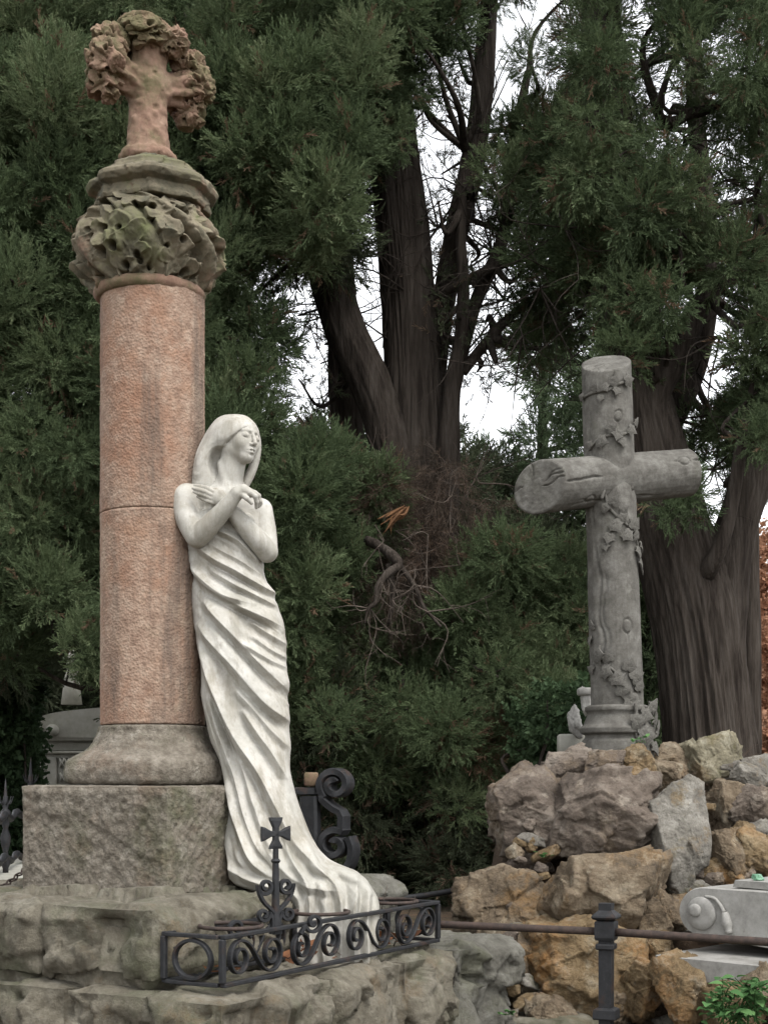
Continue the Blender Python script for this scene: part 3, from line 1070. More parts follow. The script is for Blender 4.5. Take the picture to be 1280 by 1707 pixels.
def cut(x, y, z):
    px, py, pz = x - H_C[0], y - H_C[1], z - H_C[2]
    b = px * h_f[0] + py * h_f[1] + pz * h_f[2]
    c = px * h_u[0] + py * h_u[1] + pz * h_u[2]
    a = px * h_r[0] + py * h_r[1] + pz * h_r[2]
    return (c - .80 * b + 9.5 + .006 * a * a - 1.5 - 8.5 * np.exp(-((a - 1.5) / 10.0) ** 2)) * -.78


# keep only what lies above and behind the hair line
hr.F = (lambda d: -Field.smin(-hr.F, -d, 2.5))(cut(*hr.sub(hr.lo, hr.lo + hr.n * hr.h)[1])[:hr.n[0], :hr.n[1], :hr.n[2]])
hr.limb([(376, 10, 716), (360, 7, 736), (346, 5, 764), (339, 4, 802)], [31, 29, 27, 26], 12)
hr.limb([(392, -32, 722), (372, -25, 730), (352, -18, 741), (337, -17, 762), (331, -14, 786)], [4, 6, 8, 9, 9], 9)
hr.limb([(420, 10, 708), (424, 12, 735), (421, 14, 760), (412, 14, 784), (398, 14, 808)], [8, 8, 8, 8.5, 9], 9)
hr.ell((364, -24, 772), (17, 22, 27), None, 5, 'sub')
v, f = hr.mesh()
v = relax(v, f, 2, .5)
# fine strands running with the fall of the hair
q = v - H_C
ang = (q @ h_r) * .9 - (q @ h_f) * .35 + .15 * (v[:, 2] - 700)
cx_ = np.stack([ang * .22, (v[:, 2] + v[:, 0] * .8) * .015, v[:, 1] * .03], -1)
st = fbm(cx_, 3, 77)
nn = norm(v - np.array([372, 5, 745.0]))
v = v + nn * (st * 1.9)[:, None]
obj('hair', stat(v), f, M_MARBLE, statue)

# --- gown: sections between the two outlines, with folds laid along drawn ridge lines
LPT = np.array([(845, 312), (870, 300), (892, 302), (922, 313), (944, 317), (973, 317), (1000, 316), (1034, 320), (1085, 327), (1143, 333), (1187, 338), (1231, 349), (1260, 363), (1289, 374),
                (1340, 377), (1400, 377), (1448, 378), (1470, 384), (1480, 408), (1490, 450), (1510, 468), (1530, 478), (1610, 500)], float)
RPT = np.array([(845, 436), (880, 438), (930, 436), (951, 438), (968, 443), (988, 454), (1000, 458), (1023, 468), (1060, 475), (1114, 477), (1172, 479), (1201, 478), (1227, 482), (1267, 482),
                (1292, 482), (1340, 497), (1387, 516), (1419, 534), (1439, 556), (1446, 582), (1459, 606), (1485, 624), (1503, 633), (1530, 633), (1610, 628)], float)
DPT = np.array([(845, 2, 40), (900, 4, 42), (960, 4, 44), (1030, 4, 52), (1100, 2, 55), (1200, 0, 52), (1300, -6, 52), (1380, -18, 58), (1440, -30, 66), (1490, -42, 62), (1540, -52, 58), (1610, -62, 58)], float)
RIDGES = [  # (points (x, y), height, width on the upper-right side, width on the lower-left side)
    ([(332, 1143), (352, 1205), (371, 1263), (380, 1303), (388, 1340), (400, 1376), (422, 1427), (452, 1456)], 9, 11, 8),
    ([(327, 1038), (342, 1103), (367, 1169), (396, 1231), (433, 1289), (462, 1347), (491, 1401), (534, 1447)], 13, 16, 9),
    ([(329, 1036), (356, 1075), (389, 1111), (440, 1172), (484, 1207)], 11, 24, 9),
    ([(340, 1000), (362, 1030), (400, 1071), (443, 1118), (484, 1157)], 12, 24, 8),
    ([(318, 940), (334, 966), (356, 987), (407, 1016), (472, 1045)], 9, 16, 7),
    ([(299, 892), (314, 925), (327, 951), (349, 975), (376, 995), (420, 1008)], 7, 9, 6),
    ([(330, 912), (360, 935), (393, 953), (430, 975), (462, 991)], 9, 14, 6),
    ([(362, 886), (385, 896), (402, 907), (430, 938)], 6, 8, 5),
    ([(345, 905), (375, 922), (405, 938), (440, 962)], 5, 8, 5),
    ([(405, 1183), (430, 1222), (454, 1256), (484, 1312)], 7, 11, 7),
    ([(400, 1071), (430, 1090), (455, 1104), (479, 1112)], 4, 8, 5),
    ([(415, 1035), (445, 1055), (478, 1074)], 4, 8, 5),
    ([(440, 1130), (462, 1150), (482, 1180)], 4, 7, 5),
    ([(395, 1150), (420, 1178), (450, 1215), (484, 1250)], 4, 10, 7),
    ([(352, 1110), (362, 1160), (390, 1230), (410, 1290), (428, 1345), (450, 1400), (480, 1440)], 4, 9, 7),
    ([(338, 1190), (356, 1245), (366, 1300), (372, 1370), (385, 1430), (400, 1474)], 5, 7, 6),
    ([(440, 1400), (470, 1440), (510, 1470), (560, 1480)], 7, 14, 9),
    ([(470, 1300), (486, 1350), (512, 1400), (545, 1440)], 5, 9, 8),
    ([(585, 1448), (594, 1480), (588, 1530), (592, 1600)], 12, 9, 9),
    ([(505, 1395), (530, 1440), (560, 1470), (572, 1520), (570, 1600)], 9, 9, 8),
    ([(470, 1380), (490, 1430), (515, 1470), (522, 1530), (522, 1600)], 9, 9, 8),
    ([(600, 1460), (612, 1490), (610, 1540), (614, 1600)], 8, 7, 7),
    ([(344, 1120), (352, 1170), (372, 1235), (392, 1290), (408, 1350), (430, 1405), (462, 1445)], 6, 8, 6),
    ([(420, 1060), (450, 1082), (478, 1096)], 4, 6, 5),
    ([(350, 950), (390, 975), (430, 995), (462, 1010)], 5, 8, 5),
    ([(395, 1010), (430, 1030), (470, 1058)], 4, 8, 5),
    ([(530, 1455), (545, 1490), (540, 1540), (545, 1600)], 6, 10, 9),
    ([(478, 1470), (505, 1500), (500, 1560), (505, 1600)], 8, 10, 9),
    ([(560, 1445), (600, 1462), (622, 1492)], 5, 9, 9),
    ([(380, 1440), (410, 1458), (445, 1470), (475, 1480)], 7, 8, 8),
]
NA, NR = 420, 620
pyr = np.linspace(848, 1606, NR)
Lx = np.interp(pyr, LPT[:, 0], LPT[:, 1])
Rx = np.interp(pyr, RPT[:, 0], RPT[:, 1])
k5 = np.ones(15) / 15
Lx = np.convolve(np.pad(Lx, 7, 'edge'), k5, 'valid')
Rx = np.convolve(np.pad(Rx, 7, 'edge'), k5, 'valid')
d0 = np.interp(pyr, DPT[:, 0], DPT[:, 1])
hd = np.interp(pyr, DPT[:, 0], DPT[:, 2])
# denser sampling on the front half
aa = np.linspace(0, 1, NA, endpoint=False)
ang = 2 * np.pi * aa + .55 * np.sin(2 * np.pi * aa - np.pi / 2 + np.pi / 2) * 0
ca, sa = np.cos(ang), np.sin(ang)
ex = 0.86
X = ((Lx + Rx) / 2)[:, None] + ((Rx - Lx) / 2)[:, None] * (np.sign(ca) * np.abs(ca) ** ex)[None, :]
D = d0[:, None] + hd[:, None] * (np.sign(sa) * np.abs(sa) ** ex)[None, :]
Z = pyr[:, None] + 0 * X
front = np.clip((-sa + .35) / .5, 0, 1)[None, :]
disp = np.zeros_like(X)
for pts, amp, wu, wl in RIDGES:
    pl = catmull(pts, 60)
    best = np.full(X.shape, 1e9)
    sgn = np.zeros(X.shape)
    tpar = np.zeros(X.shape)
    lo, hi = pl.min(0) - 3 * max(wu, wl), pl.max(0) + 3 * max(wu, wl)
    rs = np.where((pyr > lo[1]) & (pyr < hi[1]))[0]
    if len(rs) == 0:
        continue
    sl = slice(rs[0], rs[-1] + 1)
    xx, zz = X[sl], Z[sl]
    b = best[sl].copy(); sg = sgn[sl].copy(); tp = tpar[sl].copy()
    for i in range(59):
        p0, p1 = pl[i], pl[i + 1]
        e = p1 - p0
        L2 = e.dot(e) + 1e-9
        t = np.clip(((xx - p0[0]) * e[0] + (zz - p0[1]) * e[1]) / L2, 0, 1)
        dx, dz = xx - p0[0] - t * e[0], zz - p0[1] - t * e[1]
        dd = np.hypot(dx, dz)
        m = dd < b
        b[m] = dd[m]
        sg[m] = np.sign(e[0] * dz - e[1] * dx)[m]
        tp[m] = ((i + t) / 59)[m]
    w = np.where(sg < 0, wu, wl) * .74
    taper = np.clip(tp / .18, 0, 1) ** .7 * np.clip((1 - tp) / .12 + .25, 0, 1)
    s = b / w
    prof_ = np.exp(-np.abs(s * 1.1) ** 1.2) - .42 * np.exp(-((s - 1.9) / .8) ** 2)
    disp[sl] += amp * 1.25 * taper * prof_
fine = fbm(np.stack([(X * .9 - Z * .75) * .06, (X + Z) * .012, D * .01], -1), 4, 91)
disp += 1.2 * fine + 2.2 * fbm(np.stack([(X * .9 - Z * .62) * .035, (X * .6 + Z) * .006, D * .004], -1), 3, 97, ridged=True)
disp *= front
nx = ((Rx - Lx) / 2)[:, None] ** -1 * ca[None, :]
nd = hd[:, None] ** -1 * sa[None, :]
nl_ = np.hypot(nx, nd)
X = X + disp * nx / nl_ * .55
D = D + disp * nd / nl_
v = np.stack([X, D, Z], -1).reshape(-1, 3)
gf = grid_faces(NA, NR, True)
obj('gown', stat(v), gf, M_MARBLE, statue)

# ------------------------------------------------------------------ iron planter on the ledge
Z_LO, Z_HI = .968, 1.112
plant_box = thing('iron_planter', 'black wrought-iron scrollwork planter with small cross, on ledge below the marble gown', 'planter', MP(0, -.73, .955))
U0, U1, V0, V1 = -.715, .655, -.845, -.625


def bar(a, b, hw, hh, mat_=M_IRON, parent=None, name='rail'):
    a, b = np.asarray(a, float), np.asarray(b, float)
    d = norm(b - a)
    up = EZ if abs(d[2]) < .9 else E1
    s = norm(np.cross(d, up))
    ax = np.array([d, s, np.cross(s, d) * -1])
    if np.linalg.det(ax) < 0:
        ax[2] *= -1
    v, f = box((a + b) / 2, (np.linalg.norm(b - a) / 2, hw, hh), ax, min(hw, hh) * .35)
    return obj(name, v, f, mat_, parent, smooth=False)


for z in (Z_LO, Z_HI):
    for a, b in (((U0, V0), (U1, V0)), ((U0, V1), (U1, V1))):
        bar(MP(*a, z), MP(*b, z), .011, .0065, M_IRON, plant_box, 'rail')
    for a, b in (((U0, V0 + .012), (U0, V1 - .012)), ((U1, V0 + .012), (U1, V1 - .012))):
        bar(MP(*a, z), MP(*b, z), .011, .0060, M_IRON, plant_box, 'rail')
for a in ((U0, V0), (U0, V1), (U1, V0), (U1, V1)):
    bar(MP(*a, Z_LO + .006), MP(*a, Z_HI - .006), .0095, .0095, M_IRON, plant_box, 'post')


def spiral(c, r0, r1, a0, turns, n=46):
    """2-D spiral from the eye (r0) outwards to r1, ending at angle a0"""
    t = np.linspace(0, 1, n)
    a = a0 - (1 - t) * turns * 2 * np.pi
    r = r0 + (r1 - r0) * t ** .8
    return np.stack([c[0] + r * np.cos(a), c[1] + r * np.sin(a)], -1)


def s_scroll(a, rad, turns=1.55):
    """S scroll centred on 0: two spirals of radius rad at (-a,0) and (a,0)"""
    l = spiral((-a, 0), rad * .16, rad, np.pi / 2, -turns)
    r = -l[::-1]
    t = np.linspace(0, 1, 18)[1:-1, None]
    p0, p3 = l[-1], r[0]
    p1, p2 = p0 + [a * .95, 0], p3 - [a * .95, 0]
    m = p0 * (1 - t) ** 3 + 3 * p1 * t * (1 - t) ** 2 + 3 * p2 * t * t * (1 - t) + p3 * t ** 3
    return np.concatenate([l, m, r])


def plane_path(p2, o, eu, ev):
    return o + p2[:, :1] * eu + p2[:, 1:] * ev


zm = (Z_LO + Z_HI) / 2
nS = 4
LW = (U1 - U0) / nS
for vv in (V0, V1):
    for i in range(nS):
        uc = U0 + LW * (i + .5)
        p2 = s_scroll(LW * .25, .057 if i % 2 else .055)
        if i % 2:
            p2 = p2 * [-1, 1]
        v, f = sweep(plane_path(p2, MP(uc, vv, zm), E1, EZ), E2, .0042, .0092)
        obj('scroll', v, f, M_IRON, plant_box, smooth=False)
for uu in (U0, U1):
    a = np.linspace(0, 2 * np.pi, 41)
    p2 = np.stack([.068 * np.cos(a), .058 * np.sin(a)], -1)
    v, f = sweep(plane_path(p2, MP(uu, (V0 + V1) / 2, zm), E2, EZ), E1, .0055, .0105)
    obj('ring', v, f, M_IRON, plant_box, smooth=False)
for uu in (-.52, .0, .49):
    a = np.linspace(0, 2 * np.pi, 49)
    c = MP(uu, (V0 + V1) / 2, Z_HI + .012)
    p = np.stack([c[0] + .098 * np.cos(a), c[1] + .098 * np.sin(a), c[2] + 0 * a], -1)
    v, f = tube(p, .0065, 8, cap=False)
    obj('pot_ring', v, f, M_RUST, plant_box)
# the cross with heart scrolls over the front rail
uC = -.405
cO = MP(uC, V0 + .02, Z_HI)


def cpath(p2):
    return plane_path(np.asarray(p2, float), cO, E1 * .9 + E2 * -.436, EZ)


EC = norm(np.cross(E1 * .9 + E2 * -.436, EZ))
v, f = sweep(cpath([(0, -.02), (0, .10), (0, .19), (0, .25)]), EC, np.array([.013, .010, .0085, .007]), np.array([.012, .010, .009, .008]))
cstem = obj('cross_stem', v, f, M_IRON, plant_box, smooth=False)
v, f = sweep(cpath([(0, .205), (0, .212), (0, .219)]), EC, np.array([.009, .013, .009]), np.array([.009, .013, .009]))
obj('cross_collar', v, f, M_IRON, cstem, smooth=False)
cz = .298
crp = []
for a in range(4):
    d = np.array([math.cos(a * np.pi / 2), math.sin(a * np.pi / 2)])
    L = .052 if a != 3 else .048
    crp.append(sweep(cpath([np.array([0, cz]) + d * t for t in (.0, .02, L * .8, L)]), EC, np.array([.009, .0095, .021, .024]), np.array([.008, .008, .0072, .005])))
v, f = join(crp)
obj('cross_head', v, f, M_IRON, cstem, smooth=False)
for s in (-1, 1):
    up = np.concatenate([spiral((.037, .132), .006, .027, np.pi * 0 + .2, 1.3)[:, :], [(.06, .115), (.045, .085), (.02, .062), (.008, .05)]])
    v, f = sweep(cpath(catmull(up * [s, 1], 90)), EC, .0058, .0095)
    obj('heart_scroll', v, f, M_IRON, plant_box, smooth=False)
    lo = np.concatenate([spiral((.044, .043), .006, .022, np.pi - .4, -1.3)[:, :], [(.013, .03), (.012, .0), (.016, -.02)]])
    v, f = sweep(cpath(catmull(lo * [s, 1], 80)), EC, .0055, .0095)
    obj('foot_scroll', v, f, M_IRON, plant_box, smooth=False)
    vo = spiral((.14, .008), .006, .032, np.pi + .3, -1.3)
    v, f = sweep(cpath(catmull(np.concatenate([vo, [(.09, -.025)]]) * [s, 1], 70)), EC, .0055, .0095)
    obj('side_scroll', v, f, M_IRON, plant_box, smooth=False)

# fallen leaves and dead twigs in the planter
r5 = np.random.default_rng(31)


def leaf_mesh(name, length, width, fold=.25, curl=.15, pts=5, mat_=None, tone=.5):
    t = np.linspace(0, 1, pts)
    w = width * np.sin(np.pi * t ** .8) * .5 + .0005
    mid = np.stack([0 * t, t * length, curl * length * t * t], -1)
    l = mid + np.stack([-w, 0 * t, fold * w], -1)
    r = mid + np.stack([w, 0 * t, fold * w], -1)
    v = np.stack([l, mid, r], 1).reshape(-1, 3)
    fcs = grid_faces(3, pts)
    me = make_mesh(name, v, fcs, True, {'tone': np.full(len(v), tone)})
    if mat_:
        me.materials.append(mat_)
    return me


def rotm(d, roll=0.0, up=(0, 0, 1)):
    """matrix whose +y axis points along d"""
    y = norm(np.asarray(d, float))
    x = np.cross(y, up)
    if np.linalg.norm(x) < .05:
        x = np.cross(y, (1, 0, 0))
    x = norm(x)
    z = np.cross(x, y)
    c, s = math.cos(roll), math.sin(roll)
    return np.stack([x * c + z * s, y, -x * s + z * c], 1)


def mat4(Rm, p, s=1.0):
    M = np.eye(4)
    M[:3, :3] = Rm * s
    M[:3, 3] = p
    return M


litter = thing('leaf_litter', 'brown fallen leaves lying inside the iron planter', 'leaves', MP(.3, -.73, .97))
lm = [leaf_mesh('fallen_leaf', .045, .026, .3, .3, 5, M_FALLEN, t) for t in (.0, .2, .45)]
for k in range(46):
    p = MP(r5.uniform(-.6, .62), r5.uniform(-.82, -.65), r5.uniform(.975, .985) + .02 * r5.random())
    piece('fallen_leaf', lm[k % 3], mat4(rotm(norm([r5.normal(), r5.normal(), r5.normal() * .3]), r5.uniform(-.6, .6)), p, r5.uniform(.7, 1.2)), litter)
dt = thing('dead_flower_stems', 'dry dead plant stems standing at the right end of the iron planter', 'dead plant', MP(.46, -.74, .97))
for k in range(7):
    b = MP(.47 + r5.normal() * .03, -.735 + r5.normal() * .03, .96)
    tp = b + np.array([r5.normal() * .06, r5.normal() * .04, r5.uniform(.14, .24)])
    v, f = tube(catmull([b, (b + tp) / 2 + r5.normal(size=3) * .012, tp], 8), np.linspace(.003, .0012, 8), 5)
    obj('stem', v, f, M_TWIG, dt)

# ------------------------------------------------------------------ big scroll bracket behind the gown
YB = 6.25
sB = YB / F_PX
brk = thing('iron_scroll_gate', 'dark iron S-shaped scroll on crossbar and post, right of the gown', 'scroll bracket', P(540, 1500, YB) * [1, 1, 0] + [0, 0, .7])


def BP(pts):
    return np.array([P(a, b, YB) for a, b in pts])


top = spiral((562, 1308), 5, 26, np.pi * .75, -1.45)          # picture y runs down
sp = [(a, b) for a, b in top]
low = spiral((561, 1408), 5, 26, -.35 - .5, 1.2)
p2 = np.concatenate([np.array(sp), [(541, 1332), (556, 1346), (572, 1356), (573, 1372), (573, 1382)], low[::-1][1:]])
v, f = sweep(BP(catmull(p2, 170)), (0.35, 1, 0), .0165, .05)
obj('scroll', v, f, M_IRON, brk, smooth=False)
v, f = sweep(BP(catmull([(584, 1395), (590, 1415), (586, 1438), (576, 1452)], 20)), (0.35, 1, 0), .0165, .05)
obj('scroll_tail', v, f, M_IRON, brk, smooth=False)
v, f = sweep(BP([(470, 1319), (542, 1319)]), (0.35, 1, 0), .017, .03)
obj('crossbar', v, f, M_IRON, brk, smooth=False)
v, f = sweep(BP([(517, 1327), (520, 1500), (522, 1640)]), (0.35, 1, 0), .04, .03)
obj('post', v, f, M_IRON, brk, smooth=False)
v, f = box(P(519, 1299, YB), (.03, .03, .03), None, .006)
obj('cap_block', v, f, M_FINIAL, brk)

# ------------------------------------------------------------------ rustic stone cross
YC = 7.0
sC = YC / F_PX
crs = thing('log_cross', 'grey stone cross carved as two logs with ivy, standing on the rockery', 'cross', P(1028, 1275, YC))


def knot_relief(thv, L, knots, cracks, rad, seed):
    p = np.stack([np.cos(thv) * rad, np.sin(thv) * rad, L * .35], -1)
    h = .0035 * fbm(p * 14, 4, seed) + .0010 * fbm(np.stack([np.cos(thv) * 5, np.sin(thv) * 5, L * 2.5], -1), 3, seed + 3, ridged=True)
    h += .0008 * fbm(np.stack([thv * 14, L * 1.5, 0 * L], -1), 2, seed + 4)
    for (a, l, r) in knots:
        da = (thv - a + np.pi) % (2 * np.pi) - np.pi
        q = np.hypot(da * rad, (L - l) * .75) / r
        h += .005 * np.exp(-(q / .9) ** 2) - .008 * np.exp(-((q - 1) / .16) ** 2)
        tail = np.exp(-(da * rad / .004) ** 2) * np.clip(1 - np.abs(L - l + 1.9 * r) / (1.5 * r), 0, 1)
        h -= .010 * tail
    for (a, l0, l1, dep, wd, wig) in cracks:
        c = a + wig * np.sin(L * 22) + .04 * noise3(np.stack([L * 30, 0 * L, 0 * L], -1), 9)
        da = (thv - c + np.pi) % (2 * np.pi) - np.pi
        env = np.clip((L - l0) / .03, 0, 1) * np.clip((l1 - L) / .05, 0, 1)
        h -= dep * env * np.exp(-(da * rad / (wd * (.4 + .6 * env))) ** 2)
    return h


def log(p0, p1, r0, r1, nseg, nrow, seed, knots, cracks, cut0=None, cut1=None):
    p0, p1 = np.asarray(p0, float), np.asarray(p1, float)
    d = norm(p1 - p0)
    Lt = np.linalg.norm(p1 - p0)
    a = np.array([0, -1.0, 0])
    N = norm(a - d * a.dot(d))
    B = np.cross(d, N)
    th = np.linspace(0, 2 * np.pi, nseg, endpoint=False)
    t = np.linspace(0, 1, nrow)
    TT, LL = np.meshgrid(th, t * Lt)
    rad = r0 + (r1 - r0) * t[:, None]
    r = rad + knot_relief(TT, LL, knots, cracks, (r0 + r1) / 2, seed)
    ring = np.cos(TT)[..., None] * N + np.sin(TT)[..., None] * B
    v = p0 + LL[..., None] * d + r[..., None] * ring
    # oblique end cuts: slide the end rows along the axis onto the cutting plane
    for cutn, end in ((cut0, 0), (cut1, 1)):
        if cutn is None:
            continue
        n = norm(cutn)
        o = p0 if end == 0 else p1
        k = -((v - o) @ n) / d.dot(n)            # distance along the axis to the plane
        w = np.clip(1 - np.abs(t - end) / .45, 0, 1)[:, None]
        k_end = k[0:1] if end == 0 else k[-1:]
        v = v + (w ** 1.0 * k_end)[..., None] * d
    vs = [v.reshape(-1, 3)]
    fs = [grid_faces(nseg, nrow, True)]
    n0 = nseg * nrow
    # end discs with radial cracks and a small bevel
    for end in (0, 1):
        rim = v[0] if end == 0 else v[-1]
        c = rim.mean(0)
        outn = norm(np.cross(rim[nseg // 4] - c, rim[0] - c))
        if outn.dot(d) * (1 if end else -1) < 0:
            outn = -outn
        K = 16
        rows = []
        crk = r5.uniform(0, 2 * np.pi, 5)
        for k in range(1, K + 1):
            q = 1 - k / K
            row = c + (rim - c) * q + outn * .004 * (1 if k > 0 else 0)
            hgt = .003 * fbm(row * 30, 3, 5)
            for ci, cc in enumerate(crk):
                da = (th - cc - .15 * math.sin(q * 6 + ci) + np.pi) % (2 * np.pi) - np.pi
                hgt = hgt - .009 * np.exp(-(da * max(q, .05) * r0 / .0035) ** 2) * (q > .15 + .12 * ci)
            hgt = hgt - .0012 * np.sin(q * 40)
            rows.append(row + outn * hgt[:, None])
        rr_ = np.concatenate(rows)
        st_ = sum(len(a) for a in vs)
        vs.append(rr_)
        g = grid_faces(nseg, K, True) + st_
        k_ = np.arange(nseg)
        k2 = (k_ + 1) % nseg
        o0 = 0 if end == 0 else nseg * (nrow - 1)
        conn = np.stack([o0 + k_, o0 + k2, st_ + k2, st_ + k_], -1)
        fs += [(g[:, ::-1] if end == 0 else g), (conn[:, ::-1] if end == 0 else conn)]
    return np.concatenate(vs), fs


PU0, PU1 = P(1029, 1192, YC), P(1010, 606, YC)
v, f = log(PU0, PU1, 43 * sC, 41 * sC, 190, 420, 3, [(.25, 1.47, .022), (.35, .42, .026), (.9, 1.1, .014)],
           [(.1, 1.55, 1.72, .014, .005, .02), (-.75, .25, .82, .012, .01, .10), (-.55, .1, .7, .007, .012, .12), (.5, .05, .4, .006, .006, .1), (-1.0, .9, 1.5, .006, .01, .05)],
           None, np.array([-.12, -.50, .85]))
obj('upright', v, f, M_LOG, crs)
cd_ = norm(np.array([.92, .38, 0.16]))
CC = P(1020, 800, YC)
v, f = log(CC - cd_ * .405, CC + cd_ * .44, .126, .116, 190, 220, 13, [(-.35, .76, .024), (.9, .2, .02)],
           [(.05, .0, .26, .014, .005, .03), (-.3, .80, 1.0, .016, .005, .03), (-1.0, .05, .3, .01, .006, .08), (1.1, .1, .6, .006, .008, .1)], np.array([-.62, -.78, 0.0]), None)
obj('crossbar', v, f, M_LOG, crs)
pr = [(0, 1276), (62, 1276), (61, 1250), (59, 1235), (54, 1230), (54, 1226), (62, 1222), (63, 1214), (56, 1208), (53, 1200), (50, 1192), (51, 1188), (54, 1185), (54, 1179), (48, 1176), (0, 1176)]
pr = [(a * sC, CAM_Z + (HOR - b) * sC) for a, b in pr]
v, f = lathe(resample_prof(pr, .005), P(1029, 0, YC)[0], YC, 96, disp=lambda a, z, r: np.where(r > .05, .003 * fbm(np.stack([np.cos(a) * 3, np.sin(a) * 3, z * 14], -1), 4, 61), 0))
obj('pedestal', v, f, M_LOG, crs)


# ivy: vine stems wound round the upright and leaves with five points, a thick carved slab each
def ivy_mesh():
    out = np.array([(0, -.10), (.16, -.22), (.42, -.24), (.62, -.10), (.56, .08), (.58, .24), (.78, .40), (.52, .48), (.34, .66), (.14, .90), (0, 1.12),
                    (-.14, .90), (-.34, .66), (-.52, .48), (-.78, .40), (-.58, .24), (-.56, .08), (-.62, -.10), (-.42, -.24), (-.16, -.22)])
    n = len(out)
    z = .12 - .34 * (out[:, 0] ** 2) - .12 * out[:, 1] ** 2
    topr = np.column_stack([out, z])
    topi = np.column_stack([out * .5 + [0, .12], z * .4 + .10])
    c = np.array([[0, .2, .10]])
    botr = np.column_stack([out * .96, z - .13])
    v = np.concatenate([topr, topi, botr, c])
    k = np.arange(n)
    k2 = (k + 1) % n
    f = [np.stack([k, k2, n + k2, n + k], -1), np.stack([n + k, n + k2, np.full(n, 3 * n)], -1), np.stack([2 * n + k, 2 * n + k2, k2, k], -1)]
    me = make_mesh('ivy_leaf', v, f, False)
    me.materials.append(M_LOG)
    return me


IVY = ivy_mesh()
up_d = norm(PU1 - PU0)


def on_log(px, py, lift=1.0):
    """point on the front of the upright behind a pixel, and the outward normal there"""
    base_ = P(px, py, YC)
    t = (base_ - PU0).dot(up_d)
    c = PU0 + up_d * t
    side = (base_ - c)
    s = np.clip(side[0] / .1235, -.985, .985)
    n = np.array([s, -math.sqrt(1 - s * s), 0])
    return c + n * .1235 * lift, n


LEAVES = [(985, 660, 11, 40), (1000, 655, 10, 150), (1012, 652, 12, 30), (1034, 645, 12, 70), (1020, 660, 9, 200), (972, 668, 8, -60), (996, 672, 8, 190),
          (1052, 712, 11, 20), (1040, 722, 12, 120), (1022, 730, 13, 200), (1008, 727, 12, 60), (994, 745, 14, 110), (982, 752, 10, -40), (1028, 742, 10, 180),
          (1000, 855, 11, 100), (1014, 848, 12, 30), (1028, 858, 10, 60), (1016, 880, 15, 150), (1010, 900, 12, 200), (1033, 895, 14, 140), (1046, 885, 15, 30), (1052, 900, 12, -20),
          (1056, 918, 13, 190), (1064, 905, 12, 170), (1060, 935, 12, 185), (1026, 872, 10, 60), (1066, 945, 10, 180), (1003, 915, 9, 170),
          (992, 1096, 17, 90), (1010, 1104, 12, -20), (1002, 1122, 15, 110), (1018, 1130, 17, 140), (1038, 1118, 15, 20), (1046, 1134, 16, 60), (1024, 1150, 17, 100), (1042, 1164, 18, 170),
          (1056, 1150, 14, 10), (1034, 1168, 14, 80), (988, 1120, 10, -60), (986, 1050, 10, 10), (984, 1066, 10, 160),
          (1062, 1185, 17, 30), (1050, 1192, 16, 110), (1040, 1205, 17, 80), (1068, 1204, 16, -30), (1048, 1226, 22, 95), (1072, 1222, 17, 10), (1066, 1240, 15, 170)]
for (px, py, s, a) in LEAVES:
    p, n = on_log(px, py, 1.10 if py < 1176 else 1.5)
    x0 = norm(np.cross(up_d, n)) * 1
    ar = R(a)
    y = norm(up_d * math.cos(ar) + x0 * math.sin(ar) + n * .25)
    x = norm(np.cross(y, n))
    z = np.cross(x, y)
    piece('ivy_leaf', IVY, mat4(np.stack([x, y, z], 1), p, s * sC * 1.25), crs)
for pts in ([(970, 668), (985, 664), (1005, 662), (1022, 652), (1040, 642)], [(978, 756), (992, 742), (1008, 736), (1030, 733), (1046, 722), (1053, 708)],
            [(1003, 800), (1002, 825), (1006, 848), (1018, 866), (1036, 880), (1052, 895), (1062, 930)], [(994, 1090), (1004, 1110), (1020, 1125), (1036, 1145), (1050, 1170), (1060, 1176)]):
    q = np.array([on_log(a, b, 1.02)[0] for a, b in catmull(pts, 30)])
    v, f = tube(q, .0075, 7)
    obj('vine', v, f, M_LOG, crs)
v, f = tube(np.array([P(a, b, YC - .16) for a, b in catmull([(1058, 1172), (1060, 1190), (1058, 1210), (1064, 1240)], 16)]), .008, 7)
obj('vine', v, f, M_LOG, crs)
for pts in ([(1003, 780), (1001, 800), (1006, 815), (1002, 832)],):
    q = np.array([P(a, b, YC - .135) for a, b in catmull(pts, 20)])
    v, f = tube(q, .009, 7)
    obj('vine', v, f, M_LOG, crs)

# ------------------------------------------------------------------ rockery
ICO = {}


